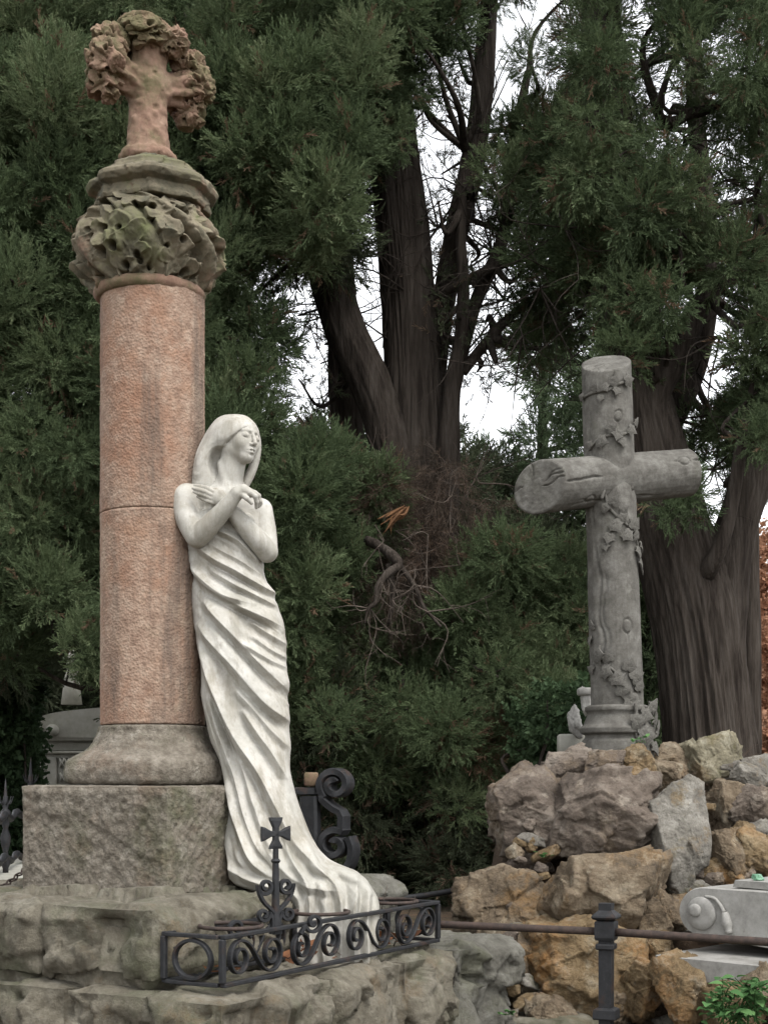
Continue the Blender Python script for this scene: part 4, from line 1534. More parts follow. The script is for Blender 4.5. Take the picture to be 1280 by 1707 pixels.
def ico(level):
    if level in ICO:
        return ICO[level]
    t = (1 + 5 ** .5) / 2
    v = norm(np.array([(-1, t, 0), (1, t, 0), (-1, -t, 0), (1, -t, 0), (0, -1, t), (0, 1, t), (0, -1, -t), (0, 1, -t), (t, 0, -1), (t, 0, 1), (-t, 0, -1), (-t, 0, 1)], float))
    f = np.array([(0, 11, 5), (0, 5, 1), (0, 1, 7), (0, 7, 10), (0, 10, 11), (1, 5, 9), (5, 11, 4), (11, 10, 2), (10, 7, 6), (7, 1, 8),
                  (3, 9, 4), (3, 4, 2), (3, 2, 6), (3, 6, 8), (3, 8, 9), (4, 9, 5), (2, 4, 11), (6, 2, 10), (8, 6, 7), (9, 8, 1)])
    for _ in range(level):
        e = np.sort(np.concatenate([f[:, [0, 1]], f[:, [1, 2]], f[:, [2, 0]]]), axis=1)
        u, inv = np.unique(e, axis=0, return_inverse=True)
        inv = inv.ravel()
        mid = norm(v[u].mean(1)) if False else norm((v[u[:, 0]] + v[u[:, 1]]) / 2)
        n = len(v)
        m = len(f)
        a, b, c = n + inv[:m], n + inv[m:2 * m], n + inv[2 * m:]
        v = np.concatenate([v, mid])
        f = np.concatenate([np.stack([f[:, 0], a, c], 1), np.stack([f[:, 1], b, a], 1), np.stack([f[:, 2], c, b], 1), np.stack([a, b, c], 1)])
    ICO[level] = (v, f)
    return v, f


def rock(c, half, seed, level=5, planes=11, rough=.10, tilt=0.0, crag=1.0):
    g = np.random.default_rng(seed)
    d, f = ico(level)
    n = norm(g.normal(size=(planes, 3)))
    n = np.concatenate([n, [[0, -1, .15], [0, 0, 1], [0, -.7, .7], [.9, -.4, .1], [-.9, -.4, .1]] + g.normal(size=(5, 3)) * .22])
    n = norm(n)
    off = g.uniform(.70, 1.0, len(n))
    dot = d @ n.T
    rr = np.where(dot > .05, off / np.maximum(dot, .05), 9)
    k = 55.0
    r = -np.log(np.exp(-k * np.minimum(rr, 2)).sum(1)) / k          # soft minimum: worn edges
    r = np.minimum(r, 1.35)
    s = d * r[:, None]
    q = s * half * 6 / max(half) + seed * 3.7
    h = .13 * facets(q * .26, seed, 1.1) + .04 * facets(q * .8, seed + 2, 1.0) + crag * (.25 * rough * fbm(q * .42, 4, seed, ridged=True) + .5 * rough * fbm(q * 1.1, 3, seed + 5) + .18 * rough * fbm(q * 4, 3, seed + 8, ridged=True))
    s = s * (1 + h)[:, None]
    mx = np.abs(s).max(0)
    s = s / mx * np.asarray(half)
    if tilt:
        cs, sn = math.cos(tilt), math.sin(tilt)
        s = s @ np.array([[cs, 0, sn], [0, 1, 0], [-sn, 0, cs]])
    return s + c, f


rk = thing('rockery', 'mound of rough brown and ochre boulders under the log cross', 'rockery', P(1020, 1700, 6.3))
ROCKS = [  # x0, x1, y0, y1 (photo pixels), depth, material, seed, tilt
    (822, 945, 1268, 1428, 6.55, 0, 101, -.15), (926, 1096, 1274, 1440, 6.42, 0, 102, .02), (1082, 1190, 1296, 1486, 6.28, 2, 103, .1), (772, 940, 1424, 1610, 6.30, 1, 104, .1),
    (908, 1100, 1416, 1580, 6.05, 1, 105, -.05), (888, 1075, 1520, 1700, 5.92, 3, 106, .08), (832, 930, 1560, 1700, 6.02, 1, 107, .0), (1026, 1096, 1236, 1316, 6.62, 3, 108, .1),
    (1126, 1236, 1220, 1320, 6.95, 4, 109, .35), (1178, 1262, 1290, 1400, 6.6, 1, 110, .0), (1185, 1260, 1370, 1480, 6.3, 1, 111, .2), (1215, 1310, 1372, 1475, 6.35, 3, 112, -.3),
    (1035, 1130, 1590, 1700, 5.72, 3, 113, .1), (1100, 1200, 1600, 1720, 5.45, 3, 114, -.1), (1180, 1275, 1640, 1740, 5.3, 3, 115, .2), (1245, 1320, 1600, 1700, 5.25, 1, 116, .0),
    (985, 1052, 1252, 1290, 6.6, 0, 117, .0), (930, 990, 1240, 1282, 6.8, 0, 118, .1), (1080, 1150, 1235, 1310, 6.9, 1, 119, .1), (1215, 1290, 1272, 1320, 6.7, 2, 120, -.2),
    (1225, 1330, 1300, 1395, 6.5, 0, 121, -.35), (1000, 1060, 1640, 1720, 5.75, 1, 122, .0), (880, 960, 1655, 1730, 5.75, 1, 123, .2), (1085, 1135, 1480, 1560, 6.05, 1, 124, .4),
    (760, 850, 1500, 1640, 6.5, 0, 125, .0), (1180, 1240, 1240, 1300, 7.1, 2, 126, .4), (1060, 1110, 1420, 1500, 6.25, 1, 127, .2), (900, 1010, 1250, 1310, 6.75, 0, 138, .1), (1060, 1150, 1255, 1320, 6.72, 1, 139, -.1), (1190, 1300, 1255, 1320, 6.85, 2, 140, .15), (1100, 1200, 1470, 1560, 6.25, 1, 128, .0),
    (1170, 1260, 1300, 1390, 6.75, 1, 129, .1), (1215, 1300, 1330, 1420, 6.6, 0, 130, .2), (1095, 1175, 1300, 1360, 6.75, 1, 131, .2), (1140, 1240, 1420, 1490, 6.35, 3, 132, .1),
    (1060, 1120, 1500, 1600, 6.0, 1, 133, .1), (850, 920, 1400, 1470, 6.5, 0, 134, .0), (1075, 1135, 1545, 1625, 5.85, 3, 135, .3), (1140, 1200, 1260, 1310, 6.95, 2, 136, .1), (1230, 1300, 1290, 1345, 6.9, 1, 137, .2)]
for (x0, x1, y0, y1, Y, mi, sd, tl) in ROCKS:
    c = P((x0 + x1) / 2, (y0 + y1) / 2, Y)
    hw, hh = (x1 - x0) / 2 * Y / F_PX * 1.26, (y1 - y0) / 2 * Y / F_PX * 1.20
    v, f = rock(c + np.array([0, .06, 0]), np.array([hw, max(min(hw, hh) * 1.0, .08), hh]), sd, 5, 9, .07, tl)
    obj('rock', v, f, M_RK[mi], rk)
r6 = np.random.default_rng(66)
for k in range(150):
    px, py = r6.uniform(850, 1290), r6.uniform(1330, 1707)
    Y = 6.75 - (py - 1260) / 440 * .95
    s = r6.uniform(6, 26) * Y / F_PX
    v, f = rock(P(px, py, Y), np.array([s * r6.uniform(.8, 1.5), s, s * r6.uniform(.6, 1)]), 200 + k, 3, 6, .15, r6.uniform(-.5, .5))
    obj('rock', v, f, M_RK[int(r6.integers(0, 4))], rk)
# earth that fills the gaps
nx_, ny_ = 90, 70
xs, ys = np.linspace(.15, 3.6, nx_), np.linspace(5.2, 8.6, ny_)
XX, YY = np.meshgrid(xs, ys)
zt = 1.58 - .10 * np.clip(XX - 1.3, 0, 2)
ram = np.clip((YY - 6.0 + .12 * (XX - 1.2)) / 1.0, 0, 1)
hz_ = .55 + (zt - .55) * ram ** .8
sidef = np.clip((XX - .42 - .12 * (1 - ram)) / .22, 0, 1)
hz_ = hz_ * sidef + .3 * (1 - sidef)
hz_ -= np.clip((YY - 7.5) / 1.0, 0, 1) * .8
hz_ += .05 * fbm(np.stack([XX * 5, YY * 5, 0 * XX], -1), 4, 71)
obj('earth_fill', np.stack([XX, YY, hz_], -1).reshape(-1, 3), grid_faces(nx_, ny_), M_EARTH, rk)

# pale broken marble leaning behind the cross foot
fr = thing('marble_fragment', 'broken white marble scrap left of the log cross foot', 'stone fragment', P(955, 1235, 7.35))
v, f = rock(P(956, 1205, 7.35), np.array([.045, .04, .095]), 301, 4, 9, .12, .15)
obj('fragment', v, f, M_SLAB, fr)
v, f = rock(P(976, 1172, 7.5), np.array([.035, .035, .09]), 302, 4, 8, .1, .0)
obj('fragment', v, f, M_SLAB, fr)
v, f = box(P(975, 1153, 7.5), (.04, .04, .02), None, .008)
obj('fragment', v, f, M_SLAB, fr)
v, f = box(P(962, 1240, 7.45), (.10, .06, .05), None, .01)
obj('fragment_foot', v, f, M_TOMB, fr)

# ------------------------------------------------------------------ volute grave lid on the right
gd = norm(np.array([.72, -.69, 0]))               # along its flank, from the volute towards the viewer
gn = norm(np.array([-.69, -.72, 0]))              # out of the flank
GO = P(1165, 1522, 5.72)                          # volute centre on the flank
grv = thing('volute_grave_lid', 'pale marble grave lid with rolled volute end, lying on the rocks', 'grave slab', GO - [0, 0, .3])


def GP(a, h, o=0.0):
    return GO + gd * a + EZ * h + gn * o


def extrude(pts, d0_, d1_, mat_, name, parent, fn=GP):
    n = len(pts)
    a = np.array([fn(x, y, d1_) for x, y in pts])
    b = np.array([fn(x, y, d0_) for x, y in pts])
    k = np.arange(n)
    k2 = (k + 1) % n
    c = np.array(pts).mean(0)
    ci = np.array([fn((x - c[0]) * .985 + c[0], (y - c[1]) * .97 + c[1], d1_ + .006) for x, y in pts])
    v = np.concatenate([a, b, ci])
    f = [np.stack([k, k2, n + k2, n + k], -1)[:, ::-1], np.stack([k, k2, 2 * n + k2, 2 * n + k], -1), np.array([list(2 * n + k)]), np.array([list((n + k)[::-1])])]
    return obj(name, v, f, mat_, parent, smooth=False)


a_ = np.linspace(np.pi * .5, np.pi * 1.5, 22)
RV = .098
pts = [(1.2, -.155), (1.2, .10)] + [(0.04, RV + .012)] + [(RV * 1.15 * math.cos(t), RV * math.sin(t)) for t in a_]
pts = [(1.2, -.16), (1.2, .075), (.5, .1)] + [(RV * 1.12 * math.cos(t) + .02, RV * math.sin(t) + .005) for t in a_] + [(.3, -.115)]
extrude(pts[::-1], -.95, 0.0, M_SLAB, 'lid_body', grv)
extrude([(.12, .108), (1.2, .085), (1.2, .125), (.13, .135)][::-1] if False else [(.13, .135), (1.2, .125), (1.2, .084), (.12, .108)], -.9, -.05, M_SLAB, 'lid_top', grv)
extrude([(.30, .175), (1.2, .165), (1.2, .127), (.29, .137)], -.85, -.12, M_SLAB, 'lid_top', grv)


def disc_at(a, h, r, thick, nm, par):
    t = np.linspace(0, 2 * np.pi, 40, endpoint=False)
    prof_ = [(r * 1.0, 0), (r, thick * .7), (r * .95, thick), (r * .5, thick * 1.05), (0.001, thick * 1.05)]
    v = np.concatenate([np.array([GP(a + q * math.cos(x), h + q * math.sin(x), o) for x in t]) for q, o in prof_])
    return obj(nm, v, grid_faces(40, len(prof_), True), M_SLAB, par)


vdisc = disc_at(.015, .0, .066, .020, 'volute_disc', grv)
disc_at(-.005, .012, .026, .034, 'volute_eye', vdisc)
q = catmull([(.03, .068, .008), (.075, .063, .012), (.105, .035, .014), (.118, .012, .014)], 16)
v, f = tube(np.array([GP(*t) for t in q]), np.linspace(.006, .0085, 16), 8)
tcord = obj('tassel_cord', v, f, M_SLAB, grv)
tv = [(0.012, .0), (.014, .004), (.018, .02), (.021, .04), (.019, .056), (.013, .066), (.015, .070), (.013, .082)]
path = np.array([GP(.12 + .25 * t, .012 - t, .012) for _, t in tv])
v, f = tube(path, [r for r, _ in tv], 12)
obj('tassel', v, f, M_SLAB, tcord)
# lower slab the lid rests on
def LP(a, h, o=0.0):
    return P(1092, 1592, 5.62) + gd * a + EZ * h + gn * o
extrude([(0.0, 0.0), (1.3, 0.0), (1.3, -.085), (.0, -.085)], -1.0, 0, M_SLAB, 'base_slab', grv, LP)
v, f = rock(GP(.2, .148, -.10), np.array([.028, .024, .018]), 333, 3, 5, .05)
tag(obj('green_shard', v, f, M_GLASSGREEN, smooth=False), 'small green shard lying on the pale grave lid', 'shard')

# ------------------------------------------------------------------ railing in front of the rocks
rail = thing('iron_railing', 'rusty pipe railing with pyramid-capped iron post in front of the rockery', 'railing', P(1010, 1900, 5.29) * [1, 1, 0] + [0, 0, .2])
zr = 1.6 - .58
RA, RB_, RC_ = np.array([.19, 5.56, zr]), np.array([.8155, 5.29, zr]), np.array([1.47, 4.92, zr - .005])
v, f = tube(catmull([RA, RB_ + [-.03, .01, 0]], 14), .0145, 12)
obj('rail', v, f, M_RUST, rail)
v, f = tube(catmull([RB_ + [.03, -.015, 0], RC_], 14), .0150, 12)
obj('rail', v, f, M_RUST, rail)
pc = P(1010, 1553, 5.29)


def prism(prof, cx, cy, ang, n=4):
    """square (or n-sided) solid from (half width, z) pairs"""
    t = np.arange(n) * 2 * np.pi / n + ang
    k = 1 / math.cos(np.pi / n)
    v = np.concatenate([np.stack([cx + r * k * np.cos(t), cy + r * k * np.sin(t), np.full(n, z)], -1) for r, z in prof])
    return v, [grid_faces(n, len(prof), True), np.array([list(range(n))[::-1]]), np.array([[(len(prof) - 1) * n + i for i in range(n)]])]


v, f = prism([(.022, .2), (.024, 1.02), (.024, 1.125)], pc[0], pc[1], .4)
rpost = obj('post', v, f, M_IRON, rail, smooth=False)
v, f = prism([(.030, .955), (.033, .96), (.033, .972), (.030, .977)], pc[0], pc[1], .4)
obj('post_band', v, f, M_IRON, rpost, smooth=False)
v, f = prism([(.033, .99), (.036, 1.0), (.036, 1.055), (.033, 1.06)], pc[0], pc[1], .4)
obj('rail_socket', v, f, M_IRON, rpost, smooth=False)
v, f = prism([(.028, 1.062), (.042, 1.068), (.046, 1.075), (.044, 1.081), (.006, 1.116), (.002, 1.118)], pc[0], pc[1], .4)
obj('post_cap', v, f, M_IRON, rpost, smooth=False)
v, f = prism([(.040, .70), (.042, .705), (.040, .735), (.028, .742)], pc[0], pc[1], .4)
obj('post_foot', v, f, M_IRON, rpost, smooth=False)
br = thing('back_rail', 'thin dark pipe rail in the shade between base and rockery', 'rail', P(740, 1600, 7.2) * [1, 1, 0] + [0, 0, .7])
v, f = tube(catmull([P(560, 1505, 7.4), P(700, 1494, 7.5), P(830, 1470, 8.0)], 12), .016, 8)
obj('rail', v, f, M_IRON, br)

# ------------------------------------------------------------------ tomb, iron fence and chain on the left
YT = 13.0
sT = YT / F_PX
tomb = thing('stone_tomb', 'pale grey stone tomb with rounded cornice, far left behind the plinth', 'tomb', P(170, 1400, YT) * [1, 1, 0] + [0, 0, .7])


def TB(x0, x1, y0, y1, dd, nm, bev=.01, mat_=M_TOMB):
    a, b = P(x0, y1, YT), P(x1, y0, YT)
    v, f = box(((a + b) / 2) + [0, .6, 0], ((b[0] - a[0]) / 2, .6 + dd, (b[2] - a[2]) / 2), None, bev)
    return obj(nm, v, f, mat_, tomb, smooth=False)


TB(70, 300, 1256, 1420, 0, 'wall')
TB(68, 96, 1262, 1420, .02, 'pilaster')
TB(66, 304, 1252, 1257, .04, 'moulding')
TB(70, 300, 1236, 1252, .01, 'frieze')
TB(64, 306, 1228, 1236, .06, 'cornice')
for k in range(2):
    y = 1262 + k * 24
    TB(102, 126, y, y + 19, .012, 'panel', .004)
    for j in range(3):
        for s in (-1, 1):
            a, b = P(104 + j * 8 - (s * 4), y + 2, YT - .02), P(104 + j * 8 + s * 4, y + 17, YT - .02)
            v, f = tube(np.array([a, b]), .009, 5)
            obj('lattice_bar', v, f, M_TOMB, tomb)
# rounded roof blocks
t = np.linspace(0, np.pi, 24)
pts = [(58, 1230), (58, 1212), (64, 1200), (80, 1192), (110, 1186), (170, 1180), (300, 1180), (300, 1230)]
a = catmull([(x, y) for x, y in pts[1:6]], 30)
pl = np.concatenate([[pts[0]], a, pts[6:]])
fr_, bk = np.array([P(x, y, YT) + [0, -.07, 0] for x, y in pl]), np.array([P(x, y, YT) + [0, 1.3, 0] for x, y in pl])
n = len(pl)
k = np.arange(n)
k2 = (k + 1) % n
obj('roof', np.concatenate([fr_, bk]), [np.stack([k, n + k, n + k2, k2], -1), np.array([list(k[::-1])]), np.array([list(n + k)])], M_TOMB, tomb, smooth=False)
for (x, y) in ((92, 1218), (66, 1218)):
    v, f = tube(np.array([P(x, y, YT) + [0, -.12, 0], P(x, y, YT) + [0, .1, 0]]), .055, 16)
    obj('roof_scroll', v, f, M_TOMB, tomb)
v, f = lathe([(.0, 1.6 + 120 * sT), (.10, 1.6 + 120 * sT), (.08, 1.6 + 150 * sT), (.05, 1.6 + 190 * sT), (.02, 1.6 + 215 * sT), (0, 1.6 + 217 * sT)], P(100, 0, YT)[0], YT + .5, 16)
obj('roof_finial', v, f, M_TOMB, tomb)

YF = 8.2
fen = thing('iron_fence', 'black iron fence with spiked posts beside the plinth, far left', 'fence', P(20, 1480, YF))


def fence_post(px, ytop, yb, Y):
    c = P(px, 0, Y)
    s = Y / F_PX
    z = lambda y: CAM_Z + (HOR - y) * s
    prof = [(5, yb), (5, yb - 8), (9, yb - 16), (5, yb - 24), (4, yb - 34), (8, yb - 50), (9, yb - 60), (4, yb - 74), (7, yb - 82), (4, yb - 90), (4.5, ytop + 66), (9, ytop + 60), (9, ytop + 55), (4, ytop + 50), (6, ytop + 40), (3, ytop + 30), (2.2, ytop + 16), (.4, ytop)]
    v, f = lathe([(a * s, z(b)) for a, b in prof], c[0], c[1], 12)
    parts = [(v, f)]
    for k in range(6):
        a = k * np.pi / 3
        b = np.array([c[0], c[1], z(ytop + 45)])
        o = np.array([math.cos(a), math.sin(a), 0])
        parts.append(tube(catmull([b, b + o * 9 * s + EZ * 5 * s, b + o * 13 * s + EZ * 16 * s], 7), np.linspace(2.0, .5, 7) * s, 5))
    return join(parts)


for px, yt, yb, Y in ((10, 1298, 1455, YF), (52, 1262, 1400, 9.6), (-40, 1330, 1490, 7.2)):
    v, f = fence_post(px, yt, yb, Y)
    obj('post', v, f, M_IRON, fen)
for zo in (1362, 1432):
    pa, pb = P(-40, zo + 10, 7.2), P(52, zo - 10, 9.6)
    q = catmull([pa, P(10, zo, YF), pb], 40)
    q[:, 2] += .018 * np.sin(np.linspace(0, 9 * np.pi, 40))
    v, f = tube(q, .018 + .006 * np.sin(np.linspace(0, 18 * np.pi, 40)), 8)
    obj('crossbar', v, f, M_IRON, fen)
kerb = obj('fence_kerb', *box(P(-20, 1496, 7.2) + [0, 1.0, -.02], (.55, 1.5, .075), np.array([norm([.9, .43, 0]), norm([-.43, .9, 0]), EZ]), .03), M_TOMB, smooth=False)
tag(kerb, 'pale stone kerb under the iron fence at the left edge', 'kerb')
# chain hanging from the corner of the plinth
chn = thing('iron_chain', 'rusty iron chain hanging at lower left beside the plinth', 'chain', P(20, 1470, 5.5))
a = np.linspace(0, 2 * np.pi, 15)
lv, lf = tube(np.stack([.010 * np.cos(a), .020 * np.sin(a), 0 * a], -1), .0035, 6, cap=False)
LINK = make_mesh('chain_link', lv, lf)
LINK.materials.append(M_RUST)
cp = catmull([P(-30, 1500, 5.2), P(5, 1478, 5.35), P(30, 1460, 5.5), P(52, 1438, 5.7)], 13)
for k in range(12):
    d = cp[k + 1] - cp[k]
    piece('chain_link', LINK, mat4(rotm(d, (k % 2) * np.pi / 2), (cp[k] + cp[k + 1]) / 2), chn)

# ------------------------------------------------------------------ trees
r7 = np.random.default_rng(77)
GAPS = [[(598, 280), (622, 285), (640, 480), (648, 655), (630, 645), (603, 480)],
        [(697, 300), (692, 200), (722, 150), (765, 165), (800, 190), (790, 250), (772, 330), (745, 430), (735, 560), (722, 570), (712, 450), (702, 380)],
        [(487, 455), (522, 465), (548, 560), (550, 690), (498, 690), (488, 560)],
        [(800, 650), (826, 695), (822, 745), (780, 748), (784, 670)],
        [(805, 440), (845, 440), (835, 520), (800, 520)],
        [(1122, 600), (1190, 588), (1225, 640), (1190, 682), (1128, 668)],
        [(1165, 755), (1200, 765), (1222, 885), (1178, 885)],
        [(1108, 145), (1145, 145), (1142, 225), (1108, 212)],
        [(1178, 215), (1212, 245), (1198, 305), (1162, 272)],
        [(868, -10), (965, -10), (960, 28), (888, 52)],
        [(815, 35), (852, 35), (846, 95), (812, 92)],
        [(1150, 470), (1175, 480), (1172, 530), (1148, 520)],
        [(1255, 850), (1290, 850), (1290, 930), (1255, 930)],
        [(1030, -10), (1060, -10), (1055, 14), (1032, 16)],
        [(1085, 90), (1100, 88), (1102, 118), (1086, 120)], [(920, 110), (940, 112), (935, 140), (922, 138)], [(425, 455), (440, 450), (444, 490), (430, 495)],
        [(690, 60), (705, 58), (706, 85), (694, 88)], [(1050, 40), (1068, 42), (1064, 66), (1050, 64)], [(1215, 60), (1235, 62), (1230, 90), (1214, 84)],
        [(60, 1030), (80, 1028), (76, 1060), (62, 1058)], [(980, 560), (1000, 565), (996, 590), (978, 584)], [(870, 640), (890, 640), (886, 668), (868, 664)], [(1250, 330), (1268, 332), (1264, 360), (1250, 354)],
        [(30, 640), (44, 640), (42, 662), (32, 660)], [(515, 600), (530, 600), (535, 650), (520, 650)], [(860, 150), (880, 152), (876, 180), (862, 178)]]


def in_poly(x, y, poly):
    """x, y arrays"""
    c = np.zeros(np.shape(x), bool)
    for (ax, ay), (bx, by) in zip(poly, poly[1:] + poly[:1]):
        c ^= ((ay > y) != (by > y)) & (x < (bx - ax) * (y - ay) / (by - ay + 1e-9) + ax)
    return c


def seg_dist(x, y, poly):
    d = np.full(np.shape(x), 1e9)
    for (ax, ay), (bx, by) in zip(poly, poly[1:] + poly[:1]):
        ex, ey = bx - ax, by - ay
        t = np.clip(((x - ax) * ex + (y - ay) * ey) / (ex * ex + ey * ey + 1e-9), 0, 1)
        d = np.minimum(d, np.hypot(x - ax - t * ex, y - ay - t * ey))
    return d


def fill(poly, spacing, Y0, Y1, r0, r1, margin=.8, tries=14):
    """clump list (centre xyz, radius xyz): dart-throwing inside an outline of the crown, clear of the openings to the sky"""
    p = np.asarray(poly, float)
    lo, hi = p.min(0), p.max(0)
    n = int((hi - lo).prod() / spacing ** 2 * tries) + 30
    x, y, r = r7.uniform(lo[0], hi[0], n), r7.uniform(lo[1], hi[1], n), r7.uniform(r0, r1, n)
    ok = in_poly(x, y, poly)
    if margin > 0:
        for g in GAPS:
            ok &= ~in_poly(x, y, g) & (seg_dist(x, y, g) > r * margin + 4)
    out, pts = [], np.zeros((0, 2))
    for i in np.where(ok)[0]:
        if len(pts) and (np.hypot(pts[:, 0] - x[i], pts[:, 1] - y[i]) < spacing * r7.uniform(.7, 1.1)).any():
            continue
        pts = np.concatenate([pts, [[x[i], y[i]]]])
        Y = r7.uniform(Y0, Y1)
        s = Y / F_PX * r[i]
        out.append((P(x[i], y[i], Y), np.array([s, s * r7.uniform(.8, 1.2), s * r7.uniform(.75, 1.15)]), r7.random()))
    return out


def sprig_templates(kind, n=5):
    """small sprays, each one mesh of slim triangles; they are strewn through the crowns"""
    g = np.random.default_rng({'cypress': 5, 'broad': 9, 'dead': 12}[kind])
    T = []
    for k in range(n):
        vs = []

        def blade(b, d, L, w):
            x = norm(np.cross(d, norm(g.normal(size=3)))) * w
            vs.extend([b - x, b + x, b + d * L])

        def cone_dir(ax, op):
            u = norm(np.cross(ax, norm(g.normal(size=3))))
            return norm(ax * math.cos(op) + u * math.sin(op))
        Y_ = np.array([0, 1.0, 0])
        if kind == 'cypress':
            m = 11
            for i in range(m):
                t = .05 + .95 * i / (m - 1)
                b = np.array([.06 * math.sin(t * 5 + k), t * .72, .05 * math.cos(t * 4 + k)])
                d = cone_dir(Y_, R(g.uniform(25, 55)) * (1.2 - .75 * t))
                Lb = g.uniform(.22, .36) * (1.15 - .5 * t)
                for j in range(6):
                    u = j / 5
                    dd = cone_dir(d, R(g.uniform(12, 45)) * (1.1 - .8 * u))
                    blade(b + d * Lb * u * .8, dd, g.uniform(.08, .14), .021)
                blade(b, d, Lb, .010)
            blade(np.zeros(3), Y_, .8, .012)
        elif kind == 'broad':
            for i in range(16):
                t = (i + .5) / 16
                d = cone_dir(Y_, R(g.uniform(35, 85)))
                b = np.array([0, t * .75, 0])
                L = g.uniform(.26, .40)
                w = norm(np.cross(d, norm(g.normal(size=3)))) * L * .34
                vs.extend([b, b + d * L * .45 + w, b + d * L, b, b + d * L, b + d * L * .45 - w])
        else:
            for i in range(12):
                t = .1 + .9 * i / 11
                d = cone_dir(Y_, R(g.uniform(20, 65)))
                b = np.array([0, t * .85, 0])
                blade(b, d, g.uniform(.2, .45), .008)
                for j in range(2):
                    blade(b + d * .12, cone_dir(d, R(40)), g.uniform(.12, .2), .008)
            blade(np.zeros(3), Y_, .9, .012)
        v = np.array(vs)
        me = make_mesh('spray', v, np.arange(len(v)).reshape(-1, 3), False)
        T.append(bpy.data.objects.new('spray', me))      # never linked to the scene: source for the crowns only
    return T


TPL = {k: sprig_templates(k) for k in ('cypress', 'broad', 'dead')}
GROUPS = {}


def strew_group(kind, mt):
    """geometry nodes: one spray on every point, turned and sized by the point's own attributes"""
    key = (kind, mt.name)
    if key in GROUPS:
        return GROUPS[key]
    ng = bpy.data.node_groups.new('strew_' + kind, 'GeometryNodeTree')
    ng.interface.new_socket('Geometry', in_out='INPUT', socket_type='NodeSocketGeometry')
    ng.interface.new_socket('Geometry', in_out='OUTPUT', socket_type='NodeSocketGeometry')
    N, L = ng.nodes, ng.links
    gi, go = N.new('NodeGroupInput'), N.new('NodeGroupOutput')
    jn = N.new('GeometryNodeJoinGeometry')
    for ob in TPL[kind][::-1]:
        oi = N.new('GeometryNodeObjectInfo')
        oi.inputs['Object'].default_value = ob
        sm = N.new('GeometryNodeSetMaterial')
        sm.inputs['Material'].default_value = mt
        g2 = N.new('GeometryNodeGeometryToInstance')
        L.new(oi.outputs['Geometry'], sm.inputs['Geometry'])
        L.new(sm.outputs[0], g2.inputs[0])
        L.new(g2.outputs[0], jn.inputs[0])

    def attr(nm, ty):
        a = N.new('GeometryNodeInputNamedAttribute')
        a.data_type = ty
        a.inputs['Name'].default_value = nm
        return a.outputs[0]
    ip = N.new('GeometryNodeInstanceOnPoints')
    ip.inputs['Pick Instance'].default_value = True
    er = N.new('FunctionNodeEulerToRotation')
    L.new(attr('rot', 'FLOAT_VECTOR'), er.inputs[0])
    L.new(gi.outputs[0], ip.inputs['Points'])
    L.new(jn.outputs[0], ip.inputs['Instance'])
    L.new(attr('idx', 'INT'), ip.inputs['Instance Index'])
    L.new(er.outputs[0], ip.inputs['Rotation'])
    L.new(attr('scl', 'FLOAT'), ip.inputs['Scale'])
    L.new(ip.outputs[0], go.inputs[0])
    GROUPS[key] = ng
    return ng


N_SPRIG = [0]


def euler_of(x, y, z):
    """XYZ Euler angles of the rotation with columns x, y, z"""
    r20 = np.clip(x[:, 2], -1, 1)
    ry = -np.arcsin(r20)
    rx = np.arctan2(y[:, 2], z[:, 2])
    rz = np.arctan2(x[:, 1], x[:, 0])
    return np.stack([rx, ry, rz], 1)


def crown(name, clumps, dens, length, mt, parent, kind='cypress', up=.35, droop=0.0, tone=(.1, .75), dead=.03, shell=.42, out_w=.9):
    g = r7
    PO, RO, SCL, TN, ID = [], [], [], [], []
    for (c, rad, ct) in clumps:
        n = max(4, int(dens * g.uniform(.75, 1.2) * np.pi * rad[0] * rad[2]))
        d = norm(g.normal(size=(n, 3)))
        u = g.random(n)[:, None] ** shell
        di = norm(d * out_w + np.array([0, 0, up - droop + g.normal() * .3]) + g.normal(size=(n, 3)) * .38)
        x = norm(np.cross(di, norm(g.normal(size=(n, 3)))))
        big = g.uniform(.72, 1.3)
        z = np.cross(x, di)
        tn = np.clip(tone[0] + (tone[1] - tone[0]) * (.55 * ct + .45 * g.random(n)) + g.normal(size=n) * .06, 0, .92)
        tn[g.random(n) < (dead if g.random() > .02 or dead == 0 else .55)] = 1.0
        PO.append(c + d * rad * u)
        RO.append(euler_of(x, di, z))
        SCL.append(length * big * g.uniform(.6, 1.3, n))
        TN.append(tn)
        ID.append(g.integers(0, 5, n))
    v = np.concatenate(PO)
    N_SPRIG[0] += len(v)
    me = bpy.data.meshes.new(name)
    me.vertices.add(len(v))
    me.vertices.foreach_set('co', (v - wloc(parent)).astype(np.float32).ravel())
    a = me.attributes.new('rot', 'FLOAT_VECTOR', 'POINT')
    a.data.foreach_set('vector', np.concatenate(RO).astype(np.float32).ravel())
    for nm, ar in (('scl', SCL), ('tone', TN)):
        a = me.attributes.new(nm, 'FLOAT', 'POINT')
        a.data.foreach_set('value', np.concatenate(ar).astype(np.float32))
    a = me.attributes.new('idx', 'INT', 'POINT')
    a.data.foreach_set('value', np.concatenate(ID).astype(np.int32))
    me.materials.append(mt)
    o = bpy.data.objects.new(name, me)
    COL.objects.link(o)
    o.parent = parent
    o['kind'] = 'stuff'
    OFF[o.name] = wloc(parent)
    md = o.modifiers.new('strew', 'NODES')
    md.node_group = strew_group(kind, mt)
    return o


def bark_disp(seed, amp):
    def fn(th, L, r):
        return r * amp * (fbm(np.stack([np.cos(th) * 7.5, np.sin(th) * 7.5, L * .9 + seed], -1), 3, seed, ridged=True)
                          + .55 * fbm(np.stack([np.cos(th) * 19, np.sin(th) * 19, L * 2.2 + seed], -1), 2, seed + 2, ridged=True))
    return fn


